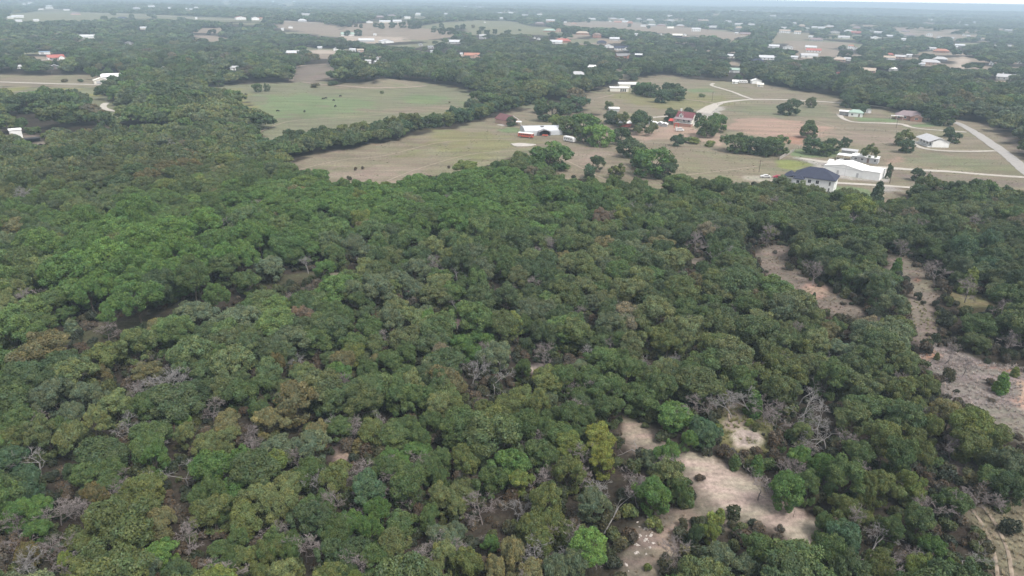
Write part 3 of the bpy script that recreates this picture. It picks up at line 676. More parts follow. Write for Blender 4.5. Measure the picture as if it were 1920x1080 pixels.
# crowns seen in the photograph: (u, v, width in pixels, colour)
HAND = """30 778 60 g;21 810 55 ol;107 778 40 g;154 801 95 lo;275 796 70 g;279 846 50 mg;350 798 45 lo;406 804 80 lo;424 775 60 ta;498 781 60 ta;521 825 75 gg;332 772 30 G
184 872 95 g;124 858 40 dk;53 887 65 bl;44 941 90 mg;166 911 40 ru;252 914 110 ol;184 955 75 ol;148 991 50 ol;424 870 110 mg;394 914 80 g;504 858 55 yg;513 908 110 lo;465 955 60 ol
400 944 70 ol;290 964 60 ta;296 1015 70 G;261 1053 75 gg;403 1062 75 yg;424 1003 80 g;474 1015 90 ol;527 985 80 g;56 1006 45 ru;107 1027 30 yg;148 1053 70 ol;207 1056 60 dk;521 1056 60 lo;15 837 60 bl;330 1040 50 dk
637 781 60 g;590 828 60 gg;598 804 40 ta;696 784 50 ol;785 781 80 g;752 828 80 mg;815 855 80 g;723 858 50 g;856 798 70 g;915 795 70 ol;981 804 70 g;1072 822 60 yg;1128 805 58 ye;1134 850 52 ye
871 846 60 ol;957 858 70 mg;1016 837 60 g;1064 878 60 ol;910 884 50 g;969 878 50 yg;844 908 80 lo;767 890 75 g;696 905 70 bl;637 884 60 ol;578 872 60 g;590 917 80 g;1028 926 70 ol;1108 926 65 gg
678 952 90 mg;625 973 60 g;750 952 60 g;797 944 40 g;578 961 60 dk;841 973 80 gg;921 979 35 mg;1016 970 90 ol;1064 967 50 ol;631 1018 90 dk;696 1026 60 g;738 1010 55 lo;745 1050 60 yg;815 1044 90 lo;874 1032 60 ol;951 1041 80 ta
1102 1024 72 G;1064 1050 90 gg;619 1056 60 ol;664 1068 35 yg;1004 1056 60 ta;333 450 105 G;393 437 55 G;267 453 62 G;467 450 75 mg;210 507 92 G;127 533 80 mg;300 490 45 G;363 540 70 g;300 540 70 dk;260 577 75 mg;213 590 55 mg
423 503 60 g;460 520 55 g;420 553 35 g;507 493 60 gg;547 447 50 mg;387 480 60 bl;367 590 90 gg;293 607 50 ta;67 637 45 g;103 640 40 mg;53 657 35 yg;187 653 75 ol;183 683 40 ru;260 627 45 g;337 630 60 g;447 600 70 gg;513 590 60 g
420 667 45 g;273 680 45 ta;517 667 30 ru;555 672 30 ru;83 690 110 dk;123 727 90 gg;53 737 40 mg;467 720 90 g;527 737 50 mg;367 720 60 dk;273 750 60 g;670 420 50 yg;903 420 20 ye;1023 418 82 G;800 420 60 g;850 430 70 mg;807 453 45 bl;767 467 16 ye
827 503 36 yg;677 453 80 gg;600 493 40 mg;627 477 50 g;760 510 80 gg;843 470 50 ol;943 480 80 g;1007 497 90 dk;710 550 60 gg;647 570 80 g;707 587 34 pk;565 585 38 pk;807 600 42 G;590 630 60 g;660 630 60 g;710 647 30 ta;747 660 80 g;807 663 40 yg
880 630 80 mg;633 693 50 mg;587 700 50 g;693 690 50 g;747 733 70 g;797 737 45 g;850 743 50 ol;930 660 60 gg;980 673 35 g;1003 720 110 ol;1080 700 90 g;1537 492 110 dk;1624 496 50 g;1625 537 90 gg;1682 500 25 mg;1762 550 50 ta;1720 550 22 mg
1787 620 60 bl;1820 629 60 g;1870 654 65 gg;1837 600 60 g;1637 450 70 g;1682 608 60 ol;1599 637 90 gg;1487 650 80 ol;1445 687 90 ol;1312 567 90 g;1387 583 80 g;1264 764 76 mg;1207 738 60 g;1348 717 40 ol;1326 798 56 bl;1284 800 32 mg
1249 838 44 mg;1224 830 36 gg;1232 913 62 mg;1271 896 30 g;1339 969 38 yg;1301 977 30 dk;1422 1008 58 g;1356 1029 70 gg;1400 1037 60 gg;1471 905 58 mg;1497 850 45 mg;1553 858 45 mg;1591 896 70 g;1612 922 90 ol;1711 888 55 yg;1592 980 64 bl;1553 945 38 g
1672 973 50 g;1766 999 50 mg;1792 913 60 g;1813 1050 45 mg;1651 1037 60 ol;1719 1050 48 yg;1753 1070 48 yg;1732 802 90 ol;1847 811 105 ol;1783 768 60 ta;1719 721 80 ol;1634 751 70 g;1548 708 60 g;1660 810 70 ol;1690 850 70 g;1480 690 70 ol
1190 690 80 g;1150 640 80 g;1240 620 80 ol;1130 720 70 g;1080 770 80 g;1150 750 60 g;1010 770 80 g;930 750 80 ol;1360 650 70 ol;1300 690 60 g;1390 700 60 g;1330 640 50 ta;1840 560 60 g;1890 560 70 g;1740 470 80 g;1830 470 90 bl;1890 480 80 dk
430 300 40 yg;410 318 45 ta;350 310 50 ru;100 375 50 G;40 375 40 mg;20 430 60 ta;110 455 60 ol;150 300 90 dk;240 340 90 dk;300 330 80 ru;1870 880 60 g;1900 900 60 dk;1650 900 60 ol;1610 830 60 g;1520 895 50 g
150 500 60 G;245 545 60 mg;170 555 60 mg;300 515 60 mg;345 490 60 G;420 470 55 mg;500 455 50 mg;200 540 55 G;95 565 60 g;60 600 60 g
1120 300 26 dk;875 312 50 yg;820 400 60 mg;930 380 70 mg;1000 360 70 g;700 380 60 G;760 370 60 mg;880 350 50 mg;1040 380 60 mg;600 400 80 mg;540 400 70 g;650 370 50 mg;470 380 90 mg;380 400 80 g;1600 400 60 yg;1560 440 70 g;1130 410 40 pk"""
HAND = [tuple(t.split()) for ln in HAND.split('\n') for t in ln.strip().split(';') if t.strip()]
HAND = [(float(a), float(b), float(c), d) for a, b, c, d in HAND]
_H = []
for a, b, c, d in HAND:      # the widest outlines are groups of crowns grown together
    if c > 76 and not (a < 560 and 420 < b < 600):
        for dx_, dy_, k_ in ((-0.24, 0.05, 0.62), (0.22, -0.12, 0.58), (0.12, 0.24, 0.50)): _H.append((a+dx_*c, b+dy_*c, c*k_, d))
    else: _H.append((a, b, c, d))
HAND = _H
# regional drift of leaf colour: (u, v, radius u, radius v, colour, weight)
REG = [(250,330,260,60,(0.072,0.070,0.040),0.75),(800,375,380,60,(0.064,0.120,0.034),0.85),(320,490,230,85,(0.066,0.128,0.030),0.85),(500,650,300,90,(0.080,0.100,0.058),0.5),
 (850,940,500,160,(0.088,0.105,0.042),0.5),(1500,660,330,110,(0.090,0.104,0.058),0.55),(1650,450,330,80,(0.062,0.080,0.046),0.5),(1650,950,250,150,(0.070,0.092,0.044),0.4),
 (150,900,250,160,(0.068,0.090,0.045),0.4),(1850,520,200,90,(0.055,0.072,0.045),0.5),(1450,400,300,50,(0.075,0.090,0.045),0.4)]
BASE_T = np.array([(0.062,0.088,0.038),(0.080,0.096,0.042),(0.055,0.080,0.040),(0.070,0.105,0.040),(0.092,0.108,0.052),(0.050,0.068,0.036),(0.105,0.115,0.060),(0.085,0.100,0.068)])
rng = np.random.default_rng(7)
def tint_for(u, v, n, rg):
    t = BASE_T[rg.integers(0, len(BASE_T), n)].copy()
    for (a, b, ru, rv, c, wgt) in REG:
        k = wgt*np.exp(-((u-a)/ru)**2-((v-b)/rv)**2)*rg.uniform(0.6, 1.2, n)
        k = np.clip(k, 0, 1)[:, None]; t = t*(1-k)+np.array(c)*k
    odd = rg.random(n)
    t[odd < 0.02] = (0.105, 0.122, 0.042); t[(odd > 0.025) & (odd < 0.04)] = (0.115, 0.100, 0.058); t[(odd > 0.04) & (odd < 0.055)] = (0.125, 0.105, 0.085)
    return np.minimum(t*TB*rg.uniform(0.80, 1.22, (n, 1)), 0.3)
CAMH = 5.5   # height at which a crown's middle is read off the photograph
hp = np.array([(a, b, c) for a, b, c, _ in HAND])
hpos = G(hp[:, 0], hp[:, 1], CAMH)
hdia = 0.92*hp[:, 2]*((hpos-CPOS)@FWD)/FPX
hdia = np.minimum(hdia, 10.5)
# fill the rest: jittered hexagonal spacing in rings of growing distance
def ring(r0, r1, s, rg, back=False):
    W = 0.80*r1+30; y0 = -10 if back else r0*0.70
    nx_ = int(2*W/s); ny_ = int((r1-y0)/(s*0.87))
    gx, gy = np.meshgrid(np.arange(nx_), np.arange(ny_))
    x = (gx+0.5*(gy % 2))*s-W; y = gy*s*0.87+y0
    x = x.ravel()+rg.uniform(-0.36, 0.36, x.size)*s; y = y.ravel()+rg.uniform(-0.36, 0.36, y.size)*s
    r = np.hypot(x, y); k = (r >= r0) & (r < r1) & (np.abs(x) < 0.80*y+28)
    return x[k], y[k]
RINGS = [(40, 430, 4.6, 6.3, 0), (430, 900, 8.6, 11.3, 1), (900, 1900, 11.5, 14.0, 2), (1900, 3600, 15.5, 18, 2), (3600, 9000, 30, 33, 2)]
fx, fy, fd, fl = [], [], [], []
for r0, r1, s, dia, lod in RINGS:
    x, y = ring(r0, r1, s, rng)
    d = dia*rng.uniform(0.58, 1.36, len(x))
    if lod == 0: d *= 0.92+0.2*vnoise(x, y, 40)
    fx.append(x); fy.append(y); fd.append(d); fl.append(np.full(len(x), lod))
fd[0] = np.minimum(fd[0], 8.6)
fx = np.concatenate(fx); fy = np.concatenate(fy); fd = np.concatenate(fd); fl = np.concatenate(fl)
def blocked(x, y, mid_h):
    """in a clearing, or its crown would hang over one as seen in the photograph"""
    z = Hgt(x, y)
    bad = np.zeros(len(x), bool)
    kk = (CAM_Z-z)/np.maximum(CAM_Z-z-mid_h, 8)
    xm, ym = x*kk, y*kk
    rr_ = np.hypot(x, y); wob = smooth(260, 420, rr_)*11*(1+rr_/900)
    wx = (vnoise(x, y, 14)-0.5)*wob; wy = (vnoise(x+77, y+5, 14)-0.5)*wob
    for poly, c, s, f in OPEN_W:
        if not f: continue
        bad |= inside(poly, x+wx, y+wy) | inside(poly, xm+wx, ym+wy)
    return bad
near = np.hypot(fx, fy) < 900
mh = np.where(near, 4.5, 7.5)
nr_ = fl == 0
offs_ = fd*0.40*nr_
bad = np.zeros(len(fx), bool)
for sx_, sy_ in ((1, 0), (-1, 0), (0, -1), (0, 1)): bad |= nr_ & (np.hypot(fx, fy) < 330) & blocked(fx+sx_*offs_, fy+sy_*offs_, 3.5)
bad |= blocked(fx, fy, mh) | (far_open(fx*(75/69.0), fy*(75/69.0)) & (rng.random(len(fx)) > 0.13)) | (near & (blocked(fx, fy, 2.5) | ((fl == 0) & (np.hypot(fx, fy) < 260) & blocked(fx, fy, 6.6)))) | far_open(fx, fy)
# leave dark gaps in the near wood here and there
bad |= (fl == 0) & (vnoise(fx, fy, 13) > 0.92)
bad |= (fl >= 1) & (vnoise(fx, fy, 34)*0.6+vnoise(fx+9, fy, 15)*0.4 > 0.67)
# keep clear of the crowns placed by hand
for (p, dd) in zip(hpos, hdia):
    bad |= (np.hypot(fx-p[0], fy-p[1]) < 0.31*(dd+fd))
# ------------------------------------------------------------------ buildings
C3 = dict(white=(0.80, 0.80, 0.79), cream=(0.72, 0.69, 0.62), grey=(0.20, 0.195, 0.20), lgrey=(0.42, 0.42, 0.43), brick=(0.36, 0.20, 0.155), pinkb=(0.50, 0.34, 0.28),
 red=(0.36, 0.11, 0.09), orange=(0.38, 0.19, 0.14), maroon=(0.15, 0.075, 0.08), navy=(0.040, 0.045, 0.072), blue=(0.22, 0.30, 0.40), tan=(0.40, 0.33, 0.27),
 brown=(0.20, 0.145, 0.125), metal=(0.50, 0.52, 0.55), green=(0.30, 0.40, 0.34), dark=(0.04, 0.04, 0.045), mauve=(0.24, 0.19, 0.20))
FARAWAY = False
def wallm(c): return solid('wall_'+c, C3[c], 0.8, 0.07, 0.5, 0.2)
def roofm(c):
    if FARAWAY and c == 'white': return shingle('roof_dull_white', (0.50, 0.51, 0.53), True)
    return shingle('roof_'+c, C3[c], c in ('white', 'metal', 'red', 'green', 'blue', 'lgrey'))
GLASS = solid('window_glass', (0.03, 0.035, 0.045), 0.15, 0.1, 1, 0.8)
TRIM = solid('trim_white', (0.72, 0.72, 0.70), 0.6, 0.05, 1)
DARKM = solid('interior_shade', (0.03, 0.028, 0.03), 0.9, 0.2, 1, 0.1)  # near-black colour standing in for the shade inside open doorways
CONC = solid('concrete', (0.36, 0.34, 0.31), 0.9, 0.15, 1.2, 0.1)
def gable_roof(mb, x0, x1, y0, y1, z, h, axis='x', ov=0.45, th=0.16):
    if axis == 'x':
        ym = (y0+y1)/2; s = h/((y1-y0)/2); e = ov*s
        mb.prism([(y0-ov, z-e), (ym, z+h), (y1+ov, z-e), (y1+ov, z-e+th), (ym, z+h+th*1.1), (y0-ov, z-e+th)], x0-ov, x1+ov, 'x')
    else:
        xm = (x0+x1)/2; s = h/((x1-x0)/2); e = ov*s
        mb.prism([(x0-ov, z-e), (xm, z+h), (x1+ov, z-e), (x1+ov, z-e+th), (xm, z+h+th*1.1), (x0-ov, z-e+th)], y0-ov, y1+ov, 'y')
def gable_wall(mb, x0, x1, y0, y1, z, h, axis='x'):
    g = 0.04
    if axis == 'x': mb.prism([(y0, -0.8), (y0, z-g), ((y0+y1)/2, z+h-g*2), (y1, z-g), (y1, -0.8)], x0, x1, 'x')
    else: mb.prism([(x0, -0.8), (x0, z-g), ((x0+x1)/2, z+h-g*2), (x1, z-g), (x1, -0.8)], y0, y1, 'y')
def hip_roof(mb, x0, x1, y0, y1, z, h, ov=0.5):
    x0 -= ov; x1 += ov; y0 -= ov; y1 += ov; z -= 0.1
    w_, d_ = x1-x0, y1-y0
    if w_ >= d_: a = (x0+d_/2, (y0+y1)/2, z+h); b = (x1-d_/2, (y0+y1)/2, z+h)
    else: a = ((x0+x1)/2, y0+w_/2, z+h); b = ((x0+x1)/2, y1-w_/2, z+h)
    n = len(mb.v); t = 0.18
    mb.v += [(x0, y0, z), (x1, y0, z), (x1, y1, z), (x0, y1, z), (x0, y0, z+t), (x1, y0, z+t), (x1, y1, z+t), (x0, y1, z+t), (a[0], a[1], a[2]+t), (b[0], b[1], b[2]+t)]
    q = [(3, 2, 1, 0), (0, 1, 5, 4), (1, 2, 6, 5), (2, 3, 7, 6), (3, 0, 4, 7)]
    q += [(4, 5, 9, 8), (5, 6, 9), (6, 7, 8, 9), (7, 4, 8)] if w_ >= d_ else [(4, 5, 8), (5, 6, 9, 8), (6, 7, 9), (7, 4, 8, 9)]
    mb.f += [tuple(n+i for i in f_) for f_ in q]
def window(par, x, y, z, w_, h_, face='f'):
    """framed window standing proud of the wall; face f/b along x, l/r along y"""
    mb = MB(); t = 0.05; fr = 0.10
    def bx(m, a0, a1, z0, z1, p0, p1):
        if face in 'fb':
            s = -1 if face == 'f' else 1
            m.box(x+a0, x+a1, min(y+s*p0, y+s*p1), max(y+s*p0, y+s*p1), z+z0, z+z1)
        else:
            s = -1 if face == 'l' else 1
            m.box(min(x+s*p0, x+s*p1), max(x+s*p0, x+s*p1), y+a0, y+a1, z+z0, z+z1)
    bx(mb, -w_/2-fr, w_/2+fr, 0-fr, 0, 0.003, t); bx(mb, -w_/2-fr, w_/2+fr, h_, h_+fr, 0.003, t)
    bx(mb, -w_/2-fr, -w_/2, 0, h_, 0.003, t); bx(mb, w_/2, w_/2+fr, 0, h_, 0.003, t); bx(mb, -0.03, 0.03, 0, h_, 0.02, t-0.01)
    o = mb.build('window', TRIM, par)
    g = MB(); bx(g, -w_/2, w_/2, 0, h_, 0.003, 0.018); g.build('pane', GLASS, o)
    return o
def door(par, x, y, z0, w_, h_, mat, face='f'):
    mb = MB(); s = {'f': -1, 'b': 1, 'l': -1, 'r': 1}[face]
    if face in 'fb': mb.box(x-w_/2, x+w_/2, min(y+s*0.003, y+s*0.06), max(y+s*0.003, y+s*0.06), z0, z0+h_)
    else: mb.box(min(x+s*0.003, x+s*0.06), max(x+s*0.003, x+s*0.06), y-w_/2, y+w_/2, z0, z0+h_)
    return mb.build('door', mat, par)
RECTS = []           # photo rectangles in which nearer trees must not stand in front of something seen
FOOT = []            # footprints
def site(u, v, wpx, hpx=None, depth=8.0, yaw=0):
    p = G1(u, v); m = mpp(p)
    RECTS.append((u-wpx/2, u+wpx/2, v-(hpx or wpx*0.35), v))
    ray = math.atan2(p[0], p[1])
    q = p[:2]+np.array([math.sin(ray), math.cos(ray)])*depth*0.5
    FOOT.append((q[0], q[1], max(wpx*m*0.5, depth*0.6)+2.0))
    return (q[0], q[1], float(Hgt(q[0], q[1]))), m, -ray
HCOUNT = 0
def house(u, v, wpx, rk, rc, wc, yaw, label, cat='house', d=None, wh=None, rh=None, fl='', wmax=26, name=None):
    """rk: x ridge across, y ridge towards the viewer, h hipped, f flat; fl letters: c chimney, p porch, o open front, w windows, t two storeys"""
    global HCOUNT, FARAWAY
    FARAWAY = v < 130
    HCOUNT += 1
    p0 = G1(u, v); m = mpp(p0); W = min(max(wpx*m, 3.2), wmax); D = d or min(max(W*0.55, 3.0), 11)
    loc, m, ry = site(u, v, wpx, None, D)
    wh = wh or (2.9 if W > 7 else 2.4)
    if 't' in fl: wh *= 1.9
    rh = rh if rh is not None else (0.20*min(W, D)+0.5)
    nm = name or {'house': 'house', 'barn': 'barn', 'shed': 'shed', 'mobile home': 'mobile_home', 'carport': 'carport', 'warehouse': 'warehouse'}.get(cat, 'building')
    e = empty(nm, loc, ry+math.radians(yaw), label, cat)
    x0, x1, y0, y1 = -W/2, W/2, -D/2, D/2
    mb = MB(); rf = MB()
    if 'o' in fl:      # open-fronted: posts and back wall
        mb.box(x0, x1, y1-0.15, y1, -0.5, wh); mb.box(x0, x0+0.15, y0, y1-0.15, -0.5, wh); mb.box(x1-0.15, x1, y0, y1-0.15, -0.5, wh); mb.box(-0.1, 0.1, y0, y0+0.2, -0.5, wh-0.02)
        mb.build('wall', wallm(wc), e)
    elif rk in 'xy': gable_wall(mb, x0, x1, y0, y1, wh, rh, rk); mb.build('wall', wallm(wc), e)
    else: mb.box(x0, x1, y0, y1, -0.8, wh); mb.build('wall', wallm(wc), e)
    if rk in 'xy': gable_roof(rf, x0, x1, y0, y1, wh, rh, rk)
    elif rk == 'h': hip_roof(rf, x0, x1, y0, y1, wh, rh*1.25)
    else: rf.prism([(y0-0.3, wh+0.02), (y1+0.3, wh+0.45), (y1+0.3, wh+0.6), (y0-0.3, wh+0.17)], x0-0.3, x1+0.3, 'x')
    r = rf.build('roof', roofm(rc), e)
    if 'c' in fl:
        c = MB(); c.box(x0+W*0.22, x0+W*0.22+0.9, 0.2, 1.0, wh+0.2, wh+rh+1.1); c.box(x0+W*0.22-0.08, x0+W*0.22+0.98, 0.12, 1.08, wh+rh+1.1, wh+rh+1.25); c.build('chimney', wallm('white' if wc != 'brick' else 'pinkb'), r)
    if 'w' in fl or v > 56 and cat in ('house', 'mobile home') and 'o' not in fl:
        n = max(1, min(5, int(W/4.2)))
        floors = [0.95] + ([0.95+wh*0.5] if 't' in fl else [])
        for zf in floors:
            for i in range(n):
                xx = x0+W*(i+0.5)/n
                if i == n//2 and zf < 1: door(e, xx, y0, 0.05, 1.0, 2.1, wallm('brown'))
                else: window(e, xx, y0, zf, 1.3 if W > 9 else 0.9, 1.15)
            window(e, x0, 0, zf, 1.2, 1.1, 'l'); window(e, x1, 0, zf, 1.2, 1.1, 'r')
    elif v > 56 and cat in ('barn', 'shed', 'warehouse') and 'o' not in fl:
        door(e, x0+W*0.3, y0, 0.02, min(3.2, W*0.3), min(2.7, wh*0.85), wallm('lgrey'))
    if 'p' in fl:
        pr = MB(); pr.prism([(y0-2.6, wh-0.55), (y0-0.02, wh-0.12), (y0-0.02, wh+0.0), (y0-2.6, wh-0.43)], x0+W*0.1, x1-W*0.1, 'x')
        k = 4
        pc = e
        po = pr.build('porch_roof', roofm(rc), pc)
        for i in range(k):
            xx = x0+W*0.12+(W*0.76)*i/(k-1); q = MB(); q.box(xx-0.07, xx+0.07, y0-2.5, y0-2.36, -0.3, wh-0.5); q.build('post', TRIM, pc)
    if 'a' in fl:      # attached lower wing with its own gable towards the viewer
        aw = W*0.34; g = MB(); gable_wall(g, x1-aw-0.6, x1-0.6, y0-3.2, y0-0.02, wh-0.15, rh*0.8, 'y'); g.build('front_wing', wallm(wc), e)
        g = MB(); gable_roof(g, x1-aw-0.6, x1-0.6, y0-3.2, y0+D*0.25, wh-0.15+0.02, rh*0.8, 'y'); g.build('wing_roof', roofm(rc), e)
    return e
